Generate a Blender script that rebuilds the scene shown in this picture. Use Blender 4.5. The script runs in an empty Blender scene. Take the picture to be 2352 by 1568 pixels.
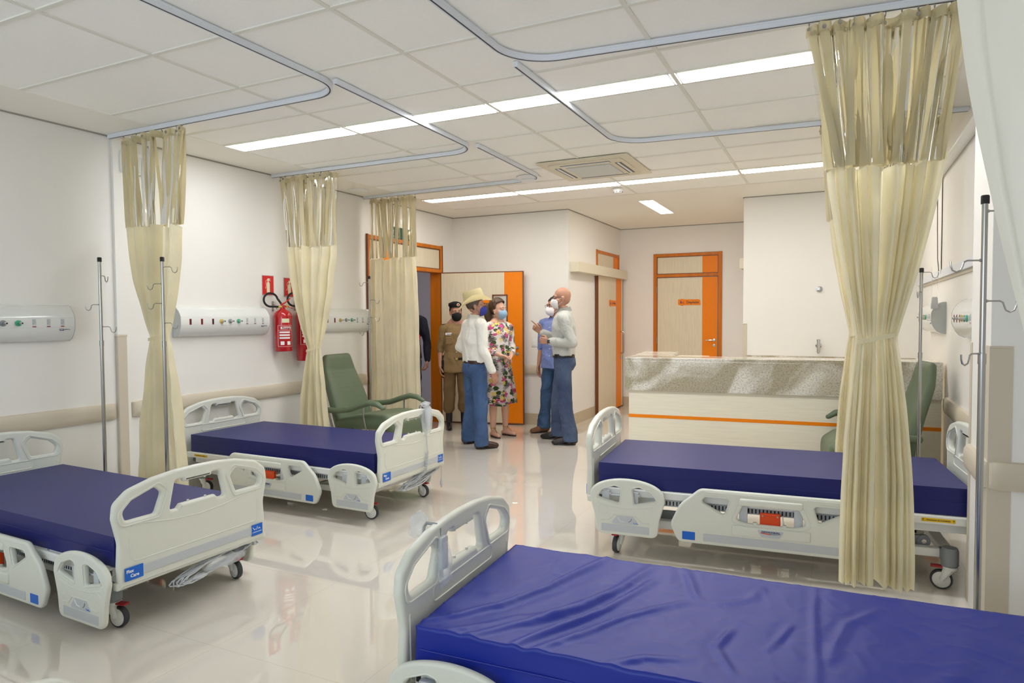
import bpy, bmesh, math, random
from mathutils import Vector, Matrix, noise as mn
random.seed(7)
SC = bpy.context.scene
COL = SC.collection
PI = math.pi
V = Vector

# ---------------------------------------------------------------- camera
EYE = 1.485
CZ = 2.9135                     # ceiling height
def cam_axes(yaw, pitch, roll):
    cy, sy, cp, sp = math.cos(yaw), math.sin(yaw), math.cos(pitch), math.sin(pitch)
    f = V((sy*cp, cy*cp, sp)); r = V((cy, -sy, 0)); u = r.cross(f)
    c, s = math.cos(roll), math.sin(roll)
    return c*r+s*u, -s*r+c*u, f
CR, CU, CF = cam_axes(-.4519, -.0367, -.0056)
cd = bpy.data.cameras.new('camera'); cam = bpy.data.objects.new('camera', cd); COL.objects.link(cam)
cd.sensor_width = 36; cd.lens = 1542.58*36/2352; cd.clip_start = .05; cd.clip_end = 60
m = Matrix.Identity(4)
for i, a in enumerate((CR, CU, -CF)):
    for j in range(3): m[j][i] = a[j]
m.translation = V((0, 0, EYE)); cam.matrix_world = m
SC.camera = cam
# ---------------------------------------------------------------- exposure / world
vs = SC.view_settings
SC.display_settings.display_device = 'sRGB'
vs.view_transform = 'Standard'; vs.look = 'None'; vs.gamma = 1; vs.use_curve_mapping = False
vs.exposure = -.02
w = bpy.data.worlds.new('world'); SC.world = w; w.use_nodes = True
w.node_tree.nodes['Background'].inputs[0].default_value = (.80, .90, 1, 1)
w.node_tree.nodes['Background'].inputs[1].default_value = .9
LED = (.965, .985, 1.0)          # colour of the ceiling lamps
LEDS = 26.0                     # strength of the ceiling lamps
# daylight through the windows of the wall behind the camera
def area(name, loc, direction, sx, sy, power, color):
    l = bpy.data.lights.new(name, 'AREA'); l.shape = 'RECTANGLE'; l.size = sx; l.size_y = sy
    l.energy = power; l.color = color
    o = bpy.data.objects.new(name, l); COL.objects.link(o); o.location = loc
    o.rotation_euler = V(direction).to_track_quat('-Z', 'Y').to_euler(); return o
area('window_daylight', (-2.2, -2.25, 1.75), (0, 1, .12), 4.2, 1.3, 62, (.76, .89, 1.0))
SC.cycles.max_bounces = 14; SC.cycles.diffuse_bounces = 9; SC.cycles.glossy_bounces = 5; SC.cycles.transparent_max_bounces = 24

# ---------------------------------------------------------------- colour / materials
def lin(c): return tuple((x/255/12.92 if x <= 10 else ((x/255+.055)/1.055)**2.4) for x in c)
def mat(name, rgb, rough=.5, metal=0., spec=.5, noise=0., nscale=30., bump=0., bscale=200., coat=0., trans=0., alpha=1., sheen=0., stretch=None, rgb2=None, sub=0.):
    m = bpy.data.materials.new(name); m.use_nodes = True
    nt = m.node_tree; n = nt.nodes; b = n['Principled BSDF']
    c = lin(rgb)
    b.inputs['Base Color'].default_value = (*c, 1); b.inputs['Roughness'].default_value = rough
    b.inputs['Metallic'].default_value = metal; b.inputs['Specular IOR Level'].default_value = spec
    b.inputs['Coat Weight'].default_value = coat; b.inputs['Coat Roughness'].default_value = .08
    b.inputs['Transmission Weight'].default_value = trans; b.inputs['Alpha'].default_value = alpha
    b.inputs['Sheen Weight'].default_value = sheen
    if sub: b.inputs['Subsurface Weight'].default_value = sub; b.inputs['Subsurface Scale'].default_value = .01; b.inputs['Subsurface Radius'].default_value = (1, .4, .25)
    tc = n.new('ShaderNodeTexCoord'); mp = n.new('ShaderNodeMapping')
    nt.links.new(tc.outputs['Object'], mp.inputs[0])
    if stretch: mp.inputs['Scale'].default_value = stretch
    if noise or rgb2:
        t = n.new('ShaderNodeTexNoise'); t.inputs['Scale'].default_value = nscale; t.inputs['Detail'].default_value = 6
        nt.links.new(mp.outputs[0], t.inputs['Vector'])
        r = n.new('ShaderNodeValToRGB'); r.color_ramp.elements[0].position = .3; r.color_ramp.elements[1].position = .7
        c2 = lin(rgb2) if rgb2 else tuple(x*(1-noise) for x in c)
        r.color_ramp.elements[0].color = (*c2, 1); r.color_ramp.elements[1].color = (*(c if rgb2 else tuple(min(1, x*(1+noise*.5)) for x in c)), 1)
        nt.links.new(t.outputs['Fac'], r.inputs[0]); nt.links.new(r.outputs[0], b.inputs['Base Color'])
    if bump:
        t = n.new('ShaderNodeTexNoise'); t.inputs['Scale'].default_value = bscale; t.inputs['Detail'].default_value = 4
        nt.links.new(mp.outputs[0], t.inputs['Vector'])
        bp = n.new('ShaderNodeBump'); bp.inputs['Strength'].default_value = bump; bp.inputs['Distance'].default_value = .005
        nt.links.new(t.outputs['Fac'], bp.inputs['Height']); nt.links.new(bp.outputs[0], b.inputs['Normal'])
    return m
def emis(name, rgb, s):
    m = bpy.data.materials.new(name); m.use_nodes = True; n = m.node_tree.nodes
    b = n['Principled BSDF']; b.inputs['Base Color'].default_value = (.9, .9, .9, 1)
    b.inputs['Emission Color'].default_value = (*rgb, 1); b.inputs['Emission Strength'].default_value = s
    return m
def node_mat(name):
    m = bpy.data.materials.new(name); m.use_nodes = True
    nt = m.node_tree; return m, nt, nt.nodes['Principled BSDF'], nt.nodes, nt.links

def cloth(name, rgb, rough=.85, **k):
    m = mat(name, rgb, rough, **k); nt = m.node_tree; n = nt.nodes; L = nt.links; b = n['Principled BSDF']
    tc = n.new('ShaderNodeTexCoord'); mp = n.new('ShaderNodeMapping'); mp.inputs['Scale'].default_value = (1, 1, .7); mp.inputs['Rotation'].default_value = (.4, .5, 0); L.new(tc.outputs['Object'], mp.inputs[0])
    t = n.new('ShaderNodeTexNoise'); t.inputs['Scale'].default_value = 7; t.inputs['Detail'].default_value = 3; t.inputs['Distortion'].default_value = 1.2; L.new(mp.outputs[0], t.inputs['Vector'])
    bp = n.new('ShaderNodeBump'); bp.inputs['Strength'].default_value = .9; bp.inputs['Distance'].default_value = .035
    L.new(t.outputs['Fac'], bp.inputs['Height']); L.new(bp.outputs[0], b.inputs['Normal']); return m
M = {}
M['wall'] = mat('wall_paint', (237, 235, 231), .55, bump=.06, bscale=90, noise=.01, nscale=2)
M['plaster'] = mat('plaster', (244, 241, 233), .75)
M['tbar'] = mat('tee_bar', (232, 230, 221), 1, spec=.1)
M['tile'] = mat('ceiling_tile', (252, 251, 247), .95, noise=.02, nscale=70, bump=.15, bscale=120)
M['shadow'] = mat('gap_shade_grey', (160, 156, 148), .8)
M['base'] = mat('baseboard_tile', (196, 182, 158), .25, noise=.04, nscale=8)
M['rail'] = mat('handrail_vinyl', (204, 194, 176), .5, bump=.05)
M['ivory'] = mat('ivory_plastic', (222, 223, 212), .33, noise=.01)
M['ivory2'] = mat('ivory_plastic_inner', (216, 219, 212), .38)
M['panel'] = mat('gloss_panel', (226, 228, 226), .18, coat=.3)
M['panelside'] = mat('panel_end', (186, 190, 190), .3)
M['greyp'] = mat('grey_plastic', (140, 145, 148), .45)
M['greyd'] = mat('dark_grey', (92, 95, 99), .45)
M['strip'] = mat('label_grey', (194, 198, 202), .35)
M['blue'] = mat('label_blue', (10, 100, 205), .35)
M['white'] = mat('white_paint', (232, 232, 228), .3)
M['textw'] = mat('text_white', (240, 240, 240), .4)
M['navytxt'] = mat('text_navy', (40, 45, 110), .4)
M['black'] = mat('black_rubber', (22, 22, 23), .55)
M['tyre'] = mat('grey_tyre', (58, 60, 64), .6)
M['chrome'] = mat('chrome', (205, 205, 205), .18, metal=1)
M['steel'] = mat('steel', (176, 175, 172), .24, metal=1)
M['track'] = mat('track_aluminium', (224, 229, 238), .35, metal=0.0)
M['trackd'] = mat('track_groove', (60, 62, 68), .6)
M['redp'] = mat('red_pedal', (170, 20, 30), .35)
M['orangep'] = mat('orange_lever', (222, 72, 14), .35)
M['yellow'] = mat('yellow_label', (232, 190, 12), .45)
M['orange'] = mat('orange_laminate', (242, 134, 4), .42, spec=.25, noise=.04, nscale=40, bump=.04)
M['orangew'] = mat('orange_stained_wood', (206, 116, 14), .4, spec=.3, noise=.18, nscale=14, stretch=(1, 1, .12))
M['brownw'] = mat('brown_wood_edge', (120, 66, 32), .4, noise=.15, nscale=14, stretch=(1, 1, .1))
M['laminate'] = mat('wood_laminate', (224, 213, 188), .42, noise=.07, nscale=9, stretch=(8, 8, .5))
M['laminh'] = mat('wood_laminate_horizontal', (236, 228, 208), .38, noise=.06, nscale=8, stretch=(.4, .4, 10))
M['pale'] = mat('pale_box', (222, 214, 192), .45)
M['curtain'] = mat('curtain_vinyl', (252, 248, 231), .42, noise=.05, nscale=5, bump=.12, bscale=14, coat=.08)
def translucent(m, k):
    nt = m.node_tree; n = nt.nodes; L = nt.links; b = n['Principled BSDF']; t = n.new('ShaderNodeBsdfTranslucent'); x = n.new('ShaderNodeMixShader'); x.inputs[0].default_value = k
    src = b.inputs['Base Color'].links
    if src: L.new(src[0].from_socket, t.inputs[0])
    else: t.inputs[0].default_value = b.inputs['Base Color'].default_value
    L.new(b.outputs[0], x.inputs[1]); L.new(t.outputs[0], x.inputs[2]); L.new(x.outputs[0], n['Material Output'].inputs[0]); return m
translucent(M['curtain'], .45)
M['strap'] = mat('curtain_strap', (236, 228, 200), .45, noise=.06, nscale=6)
M['curtainlit'] = mat('curtain_vinyl_lit', (250, 249, 243), .42, bump=.12, bscale=14, coat=.08)  # curtain vinyl whitened to imitate the brighter light on the nearest curtain
translucent(M['curtainlit'], .3); translucent(M['strap'], .25)
M['green'] = mat('green_vinyl', (96, 110, 86), .42, bump=.15, bscale=25, noise=.04, nscale=6)
M['red'] = mat('red_enamel', (186, 16, 26), .18, coat=.6)
M['redsign'] = mat('red_sign', (206, 24, 24), .35)
M['cream'] = mat('cream_print', (226, 222, 190), .5)
M['greensign'] = mat('green_sign', (20, 78, 58), .4)
M['brass'] = mat('brass_plate', (200, 180, 90), .4)
M['valvey'] = mat('valve_yellow', (205, 178, 80), .4)
M['valveg'] = mat('valve_green', (70, 170, 130), .4)
M['darkred'] = mat('socket_red', (150, 22, 34), .35)
M['skin_a'] = mat('skin_light', (216, 172, 150), .5, sub=.15, noise=.05, nscale=12)
M['skin_b'] = mat('skin_tan', (182, 134, 112), .5, sub=.12, noise=.05, nscale=12)
M['skin_c'] = mat('skin_rosy', (222, 176, 154), .45, sub=.15, noise=.05, nscale=12)
M['hair'] = mat('dark_hair', (38, 28, 24), .45, bump=.5, bscale=120, stretch=(1, 1, .2))
M['hairb'] = mat('highlighted_hair', (96, 72, 48), .4, bump=.7, bscale=80, rgb2=(48, 34, 24), nscale=22, stretch=(3, 3, .4))
M['hairg'] = mat('greying_hair', (84, 70, 62), .6, bump=.5, bscale=150)
M['shirtw'] = cloth('white_cotton', (238, 237, 232), .8, bump=.1, bscale=30, sheen=.2)
M['shirtg'] = cloth('grey_cotton', (186, 188, 184), .8, bump=.1, bscale=30, sheen=.2)
M['shirtb'] = cloth('blue_chambray', (122, 138, 196), .85, noise=.2, nscale=260)
M['khaki'] = cloth('khaki_cloth', (142, 118, 80), .85, bump=.1, bscale=60, noise=.06, nscale=8)
M['khakid'] = cloth('khaki_trousers', (118, 94, 62), .85, bump=.1, bscale=60, noise=.06, nscale=8)
M['jeans'] = cloth('blue_denim', (72, 100, 144), .85, rgb2=(54, 80, 124), nscale=5, bump=.1, bscale=300)
M['jeansd'] = cloth('dark_denim', (42, 58, 92), .85, rgb2=(82, 98, 130), nscale=3.2, bump=.1, bscale=300)
M['jeansm'] = cloth('mid_denim', (58, 86, 124), .85, noise=.25, nscale=5, bump=.1, bscale=300)
M['navy'] = cloth('navy_knit', (24, 27, 46), .85)
M['leather'] = mat('brown_leather', (62, 38, 30), .35, noise=.1)
M['tan'] = mat('tan_suede', (118, 80, 52), .7)
M['blackl'] = mat('black_leather', (26, 22, 22), .3)
M['maskblue'] = mat('royal_mask', (44, 56, 146), .8)
M['masksurg'] = mat('surgical_mask', (150, 186, 216), .7)
M['maskw'] = mat('white_mask', (232, 230, 234), .7)
M['maskk'] = mat('black_mask', (20, 20, 23), .85)
M['straw'] = mat('straw', (246, 238, 204), .6, bump=.4, bscale=220)
M['eye'] = mat('eye_white', (225, 220, 215), .2)
M['iris'] = mat('dark_iris', (30, 20, 16), .1)
M['gold'] = mat('gold_trim', (196, 160, 90), .3, metal=.8)
M['glass'] = mat('clear_glass', (235, 240, 240), .02, trans=1)
M['valveb'] = mat('clear_bag', (240, 243, 246), .08, alpha=.30)
M['screen'] = mat('vision_glass', (186, 180, 170), .08, coat=.4)
M['led'] = emis('led_diffuser', LED, LEDS)
M['ledw'] = emis('led_diffuser_warm', (1.0, .955, .88), LEDS*.85)
M['ledframe'] = mat('led_frame', (238, 238, 238), .4)

def clear_vinyl():
    m, nt, b, n, L = node_mat('clear_vinyl')
    g = n.new('ShaderNodeBsdfGlossy'); g.inputs['Roughness'].default_value = .06; g.inputs['Color'].default_value = (1, 1, 1, 1)
    t = n.new('ShaderNodeBsdfTransparent'); t.inputs[0].default_value = (.93, .92, .86, 1)
    mx = n.new('ShaderNodeMixShader'); fr = n.new('ShaderNodeFresnel'); fr.inputs[0].default_value = 1.6
    L.new(fr.outputs[0], mx.inputs[0]); L.new(t.outputs[0], mx.inputs[1]); L.new(g.outputs[0], mx.inputs[2])
    L.new(mx.outputs[0], n['Material Output'].inputs[0]); return m
M['clear'] = clear_vinyl()
def floor_mat():
    m, nt, b, n, L = node_mat('porcelain_floor')
    tc = n.new('ShaderNodeTexCoord'); br = n.new('ShaderNodeTexBrick')
    mp = n.new('ShaderNodeMapping'); mp.inputs['Location'].default_value = (.12, .30, 0)
    L.new(tc.outputs['Object'], mp.inputs[0]); L.new(mp.outputs[0], br.inputs['Vector'])
    br.offset = 0; br.inputs['Scale'].default_value = 1
    br.inputs['Brick Width'].default_value = .8; br.inputs['Row Height'].default_value = .8
    br.inputs['Mortar Size'].default_value = .0013; br.inputs['Mortar Smooth'].default_value = .2
    a = lin((226, 219, 208)); c = lin((224, 217, 206))
    br.inputs['Color1'].default_value = (*a, 1); br.inputs['Color2'].default_value = (*c, 1); br.inputs['Mortar'].default_value = (*lin((204, 195, 180)), 1)
    t = n.new('ShaderNodeTexNoise'); t.inputs['Scale'].default_value = .9; t.inputs['Detail'].default_value = 5
    L.new(tc.outputs['Object'], t.inputs['Vector'])
    mx = n.new('ShaderNodeMixRGB'); mx.blend_type = 'MULTIPLY'; mx.inputs[0].default_value = .10
    L.new(br.outputs['Color'], mx.inputs[1]); L.new(t.outputs['Fac'], mx.inputs[2]); L.new(mx.outputs[0], b.inputs['Base Color'])
    b.inputs['Roughness'].default_value = .02; b.inputs['Specular IOR Level'].default_value = 1.0; b.inputs['Coat Weight'].default_value = .5; b.inputs['Coat Roughness'].default_value = .02
    t2 = n.new('ShaderNodeTexNoise'); t2.inputs['Scale'].default_value = 2.5
    L.new(tc.outputs['Object'], t2.inputs['Vector'])
    bp = n.new('ShaderNodeBump'); bp.inputs['Strength'].default_value = .012; bp.inputs['Distance'].default_value = .01
    L.new(t2.outputs['Fac'], bp.inputs['Height']); L.new(bp.outputs[0], b.inputs['Normal'])
    return m
M['floor'] = floor_mat()
def granite():
    m, nt, b, n, L = node_mat('granite')
    tc = n.new('ShaderNodeTexCoord')
    v = n.new('ShaderNodeTexNoise'); v.inputs['Scale'].default_value = 75; v.inputs['Detail'].default_value = 8; v.inputs['Roughness'].default_value = .75
    L.new(tc.outputs['Object'], v.inputs['Vector'])
    r = n.new('ShaderNodeValToRGB'); e = r.color_ramp.elements
    e[0].position = .34; e[0].color = (*lin((126, 120, 112)), 1); e[1].position = .60; e[1].color = (*lin((236, 232, 224)), 1)
    x = r.color_ramp.elements.new(.46); x.color = (*lin((216, 211, 200)), 1)
    L.new(v.outputs['Fac'], r.inputs[0])
    k = n.new('ShaderNodeTexNoise'); k.inputs['Scale'].default_value = 1.7; k.inputs['Detail'].default_value = 6; k.inputs['Distortion'].default_value = 1.5
    L.new(tc.outputs['Object'], k.inputs['Vector'])
    r2 = n.new('ShaderNodeValToRGB'); f = r2.color_ramp.elements
    f[0].position = .40; f[0].color = (*lin((176, 164, 132)), 1); f[1].position = .54; f[1].color = (1, 1, 1, 1)
    L.new(k.outputs['Fac'], r2.inputs[0])
    mx = n.new('ShaderNodeMixRGB'); mx.blend_type = 'MULTIPLY'; mx.inputs[0].default_value = .75
    L.new(r.outputs[0], mx.inputs[1]); L.new(r2.outputs[0], mx.inputs[2]); L.new(mx.outputs[0], b.inputs['Base Color'])
    b.inputs['Roughness'].default_value = .12; return m
M['granite'] = granite()
def vinyl_mat(name, rgb, bump):
    m, nt, b, n, L = node_mat(name)
    b.inputs['Base Color'].default_value = (*lin(rgb), 1); b.inputs['Roughness'].default_value = .40
    b.inputs['Specular IOR Level'].default_value = .38; b.inputs['Sheen Weight'].default_value = .0; b.inputs['Sheen Roughness'].default_value = .4
    tc = n.new('ShaderNodeTexCoord'); t = n.new('ShaderNodeTexNoise'); t.inputs['Scale'].default_value = 5; t.inputs['Detail'].default_value = 5
    L.new(tc.outputs['Object'], t.inputs['Vector'])
    bp = n.new('ShaderNodeBump'); bp.inputs['Strength'].default_value = bump; bp.inputs['Distance'].default_value = .01
    L.new(t.outputs['Fac'], bp.inputs['Height']); L.new(bp.outputs[0], b.inputs['Normal']); return m
M['matt'] = vinyl_mat('navy_mattress_vinyl', (24, 30, 104), .05)
M['matt2'] = vinyl_mat('navy_loose_cover', (24, 44, 150), .10)
def floral():
    m, nt, b, n, L = node_mat('floral_print')
    tc = n.new('ShaderNodeTexCoord')
    def mth(op, a, c=None):
        q = n.new('ShaderNodeMath'); q.operation = op
        for i, x in enumerate((a, c)):
            if x is None: continue
            if isinstance(x, (int, float)): q.inputs[i].default_value = x
            else: L.new(x, q.inputs[i])
        return q.outputs[0]
    def motif(scale, off, petals, R0, col, prev, lo=.45, centre=None, half=False):
        """star-shaped motifs scattered at random: petals lobes around each point"""
        mp = n.new('ShaderNodeMapping'); mp.inputs['Location'].default_value = off; mp.inputs['Scale'].default_value = (scale,)*3; L.new(tc.outputs['Object'], mp.inputs[0])
        v = n.new('ShaderNodeTexVoronoi'); v.inputs['Scale'].default_value = 1; v.inputs['Randomness'].default_value = .85; L.new(mp.outputs[0], v.inputs['Vector'])
        d = n.new('ShaderNodeVectorMath'); d.operation = 'SUBTRACT'; L.new(mp.outputs[0], d.inputs[0]); L.new(v.outputs['Position'], d.inputs[1])
        sp = n.new('ShaderNodeSeparateXYZ'); L.new(d.outputs[0], sp.inputs[0])
        hx = mth('ADD', sp.outputs[0], mth('MULTIPLY', sp.outputs[1], .9)); a = mth('ARCTAN2', sp.outputs[2], hx)
        sc = n.new('ShaderNodeSeparateXYZ'); L.new(v.outputs['Color'], sc.inputs[0]); ph = mth('MULTIPLY', sc.outputs[0], 6.28)
        a2 = mth('ADD', a, ph)
        lobe = mth('ABSOLUTE', mth('COSINE', mth('MULTIPLY', a2, petals/2)))
        rad = mth('MULTIPLY', mth('ADD', mth('MULTIPLY', lobe, 1-lo), lo), R0)
        if half: rad = mth('MULTIPLY', rad, mth('ADD', mth('MULTIPLY', mth('COSINE', a2), .5), .62))
        msk = mth('LESS_THAN', v.outputs['Distance'], rad)
        mx = n.new('ShaderNodeMixRGB'); L.new(msk, mx.inputs[0])
        if prev is None: mx.inputs[1].default_value = (*lin((240, 236, 236)), 1)
        else: L.new(prev, mx.inputs[1])
        mx.inputs[2].default_value = (*lin(col), 1); o = mx.outputs[0]
        if centre:
            m2 = mth('LESS_THAN', v.outputs['Distance'], R0*.22); mx = n.new('ShaderNodeMixRGB'); L.new(m2, mx.inputs[0]); L.new(o, mx.inputs[1]); mx.inputs[2].default_value = (*lin(centre), 1); o = mx.outputs[0]
        return o
    o = motif(7.5, (3.3, 1.2, .4), 5, .42, (226, 214, 214), None)
    o = motif(8, (.3, 1, 2), 22, .62, (28, 36, 32), o, .12, half=True)
    o = motif(9, (7.3, 2, 5), 18, .55, (70, 84, 84), o, .12, half=True)
    o = motif(11, (2.3, .4, .1), 2, .46, (66, 92, 40), o, .25)
    o = motif(10, (5.1, 1.3, .7), 5, .42, (214, 92, 150), o, .5, (140, 20, 80))
    o = motif(10, (1.1, 3.3, 1.7), 5, .36, (236, 216, 126), o, .5, (200, 120, 60))
    L.new(o, b.inputs['Base Color']); b.inputs['Roughness'].default_value = .75; return m
M['floral'] = floral()

# ---------------------------------------------------------------- object helpers
def tag(o, label=None, cat=None, group=None, kind=None):
    if label: o['label'] = label
    if cat: o['category'] = cat
    if group: o['group'] = group
    if kind: o['kind'] = kind
    return o
def thing(name, label, cat, loc=(0, 0, 0), rz=0., group=None):
    o = bpy.data.objects.new(name, None); COL.objects.link(o); o.empty_display_size = .1
    o.location = loc; o.rotation_euler = (0, 0, rz); return tag(o, label, cat, group)
def struct(name, mesh_or_bm, mats, parent=None, smooth=False):
    o = obj(name, mesh_or_bm, mats, parent, smooth)
    if parent is None: o['kind'] = 'structure'
    return o
def obj(name, b, mats, parent=None, smooth=False, angle=35):
    if isinstance(b, bmesh.types.BMesh):
        me = bpy.data.meshes.new(name); b.to_mesh(me); b.free()
    else: me = b; me.name = name
    if not isinstance(mats, (list, tuple)): mats = [mats]
    if len(me.materials) == 0:
        for k in mats: me.materials.append(M[k] if isinstance(k, str) else k)
    if smooth:
        me.polygons.foreach_set('use_smooth', [True]*len(me.polygons))
        if angle < 180: me.set_sharp_from_angle(angle=math.radians(angle))
    o = bpy.data.objects.new(name, me); COL.objects.link(o)
    if parent is not None: o.parent = parent
    return o
def copy_tree(o, parent=None):
    c = o.copy(); COL.objects.link(c)
    if parent is not None: c.parent = parent
    for ch in list(o.children): copy_tree(ch, c)
    return c
def BM(): return bmesh.new()
def box(b, x0, x1, y0, y1, z0, z1, bev=0., mi=0, seg=2, M4=None):
    r = bmesh.ops.create_cube(b, size=1); vs_ = r['verts']
    for v in vs_:
        for f in v.link_faces: f.material_index = mi
    for v in vs_: v.co = V(((x0+x1)/2+v.co.x*(x1-x0), (y0+y1)/2+v.co.y*(y1-y0), (z0+z1)/2+v.co.z*(z1-z0)))
    if M4 is not None: bmesh.ops.transform(b, matrix=M4, verts=vs_)
    if bev:
        es = list({e for v in vs_ for e in v.link_edges})
        bmesh.ops.bevel(b, geom=es, offset=bev, segments=seg, profile=.5, affect='EDGES')
def frame_of(d):
    d = V(d).normalized(); a = V((0, 0, 1)) if abs(d.z) < .95 else V((1, 0, 0))
    s = d.cross(a).normalized(); return s, s.cross(d).normalized(), d
def tube(b, pts, r, n=10, mi=0, cap=True, closed=False):
    """round bar through pts; r a number or one radius per point"""
    pts = [V(p) for p in pts]; k = len(pts); rr = r if isinstance(r, (list, tuple)) else [r]*k
    rings = []; ref = None
    for i, p in enumerate(pts):
        if closed: d = (pts[(i+1) % k]-pts[i-1])
        else: d = (pts[min(i+1, k-1)]-pts[max(i-1, 0)])
        if d.length < 1e-9: d = V((0, 0, 1))
        d.normalize()
        if ref is None: s, t, _ = frame_of(d)
        else:
            s = ref-d*ref.dot(d)
            if s.length < 1e-6: s, _, _ = frame_of(d)
            s.normalize(); t = s.cross(d)
        ref = s; t = d.cross(s)
        rings.append([b.verts.new(p+rr[i]*(math.cos(2*PI*j/n)*s+math.sin(2*PI*j/n)*t)) for j in range(n)])
    for i in range(k if closed else k-1):
        A, B_ = rings[i], rings[(i+1) % k]
        for j in range(n): b.faces.new((A[j], A[(j+1) % n], B_[(j+1) % n], B_[j])).material_index = mi
    if cap and not closed:
        b.faces.new(rings[0][::-1]).material_index = mi; b.faces.new(rings[-1]).material_index = mi
def ball(b, c, r, mi=0, sub=2, M3=None):
    if not isinstance(r, (list, tuple)): r = (r, r, r)
    q = bmesh.ops.create_icosphere(b, subdivisions=sub, radius=1)
    for v in q['verts']:
        for f in v.link_faces: f.material_index = mi
        p = V((v.co.x*r[0], v.co.y*r[1], v.co.z*r[2]))
        if M3 is not None: p = M3 @ p
        v.co = p+V(c)
def cyl(b, p0, p1, r, n=20, mi=0, r2=None): tube(b, [p0, p1], [r, r if r2 is None else r2], n, mi)
def lathe(b, prof, c=(0, 0, 0), n=28, mi=0, axis='z'):
    """profile of (radius, height) turned about an axis through c"""
    rings = []
    for r, h in prof:
        ring = []
        for j in range(n):
            a = 2*PI*j/n; p = (r*math.cos(a), r*math.sin(a), h)
            if axis == 'y': p = (p[0], p[2], p[1])
            if axis == 'x': p = (p[2], p[0], p[1])
            ring.append(b.verts.new(V(c)+V(p)))
        rings.append(ring)
    for A, B_ in zip(rings, rings[1:]):
        for j in range(n): b.faces.new((A[j], A[(j+1) % n], B_[(j+1) % n], B_[j])).material_index = mi
    b.faces.new(rings[0][::-1]).material_index = mi; b.faces.new(rings[-1]).material_index = mi
def loft(b, rings, n=20, mi=0, power=2.0):
    """rings: (cx,cy,cz,rx,ry) horizontal super-ellipses, bottom to top"""
    out = []
    for cx, cy, cz, rx, ry in rings:
        ring = []
        for j in range(n):
            a = 2*PI*j/n; c, s = math.cos(a), math.sin(a)
            ring.append(b.verts.new((cx+rx*math.copysign(abs(c)**(2/power), c), cy+ry*math.copysign(abs(s)**(2/power), s), cz)))
        out.append(ring)
    for A, B_ in zip(out, out[1:]):
        for j in range(n): b.faces.new((A[j], A[(j+1) % n], B_[(j+1) % n], B_[j])).material_index = mi
    b.faces.new(out[0][::-1]).material_index = mi; b.faces.new(out[-1]).material_index = mi
def extrude_profile(b, prof, x0, x1, mi=0):
    """closed profile of (y,z) swept along x"""
    A = [b.verts.new((x0, y, z)) for y, z in prof]; B_ = [b.verts.new((x1, y, z)) for y, z in prof]
    n = len(prof)
    for j in range(n): b.faces.new((A[j], A[(j+1) % n], B_[(j+1) % n], B_[j])).material_index = mi
    b.faces.new(A[::-1]).material_index = mi; b.faces.new(B_).material_index = mi
def rpoly(pts, rad=.01, seg=5):
    """round the corners of a 2-D polygon; pts may carry their own radius as a third value"""
    out = []; n = len(pts)
    for i in range(n):
        p = V(pts[i][:2]); a = V(pts[i-1][:2])-p; c = V(pts[(i+1) % n][:2])-p
        r = pts[i][2] if len(pts[i]) > 2 else rad
        la, lc = a.length, c.length; ang = a.angle(c) if la > 1e-9 and lc > 1e-9 else PI
        if r <= 0 or ang > PI-.05: out.append((p.x, p.y)); continue
        t = min(r/math.tan(ang/2), la*.48, lc*.48); p0 = p+a.normalized()*t; p1 = p+c.normalized()*t
        for k in range(seg+1):
            s = k/seg; q = p0*(1-s)**2+p*2*s*(1-s)+p1*s**2; out.append((q.x, q.y))
    return out
def eval_mesh(o):
    bpy.context.view_layer.update()
    dg = bpy.context.evaluated_depsgraph_get(); me = bpy.data.meshes.new_from_object(o.evaluated_get(dg), depsgraph=dg)
    return me
def plate_mesh(loops, th, bev=.004, seg=3, M4=None):
    """flat slab with holes from 2-D loops, thickness th, rounded edges"""
    cu = bpy.data.curves.new('tmp', 'CURVE'); cu.dimensions = '2D'; cu.fill_mode = 'BOTH'
    cu.extrude = th/2-bev; cu.bevel_depth = bev; cu.bevel_resolution = seg; cu.offset = -bev
    for lp in loops:
        s = cu.splines.new('POLY'); s.points.add(len(lp)-1)
        for i, p in enumerate(lp): s.points[i].co = (p[0], p[1], 0, 1)
        s.use_cyclic_u = True
    o = bpy.data.objects.new('tmp', cu); COL.objects.link(o); me = eval_mesh(o)
    bpy.data.objects.remove(o); bpy.data.curves.remove(cu)
    me.materials.clear()
    if M4 is not None: me.transform(M4)
    return me
def text_mesh(s, size, M4=None, ext=.0006, align='CENTER', bold=0.):
    cu = bpy.data.curves.new('tmp', 'FONT'); cu.body = s; cu.size = size; cu.extrude = ext; cu.offset = bold
    cu.align_x = align; cu.align_y = 'CENTER'; cu.resolution_u = 3
    o = bpy.data.objects.new('tmp', cu); COL.objects.link(o); me = eval_mesh(o)
    bpy.data.objects.remove(o); bpy.data.curves.remove(cu)
    me.materials.clear()
    if M4 is not None: me.transform(M4)
    return me
def add_mesh(b, me, mi=0):
    me.polygons.foreach_set('material_index', [mi]*len(me.polygons)); b.from_mesh(me); bpy.data.meshes.remove(me)
def basis(ex, ey, ez, o=(0, 0, 0)):
    m = Matrix.Identity(4)
    for i, a in enumerate((ex, ey, ez)):
        for j in range(3): m[j][i] = a[j]
    m.translation = V(o); return m
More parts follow.
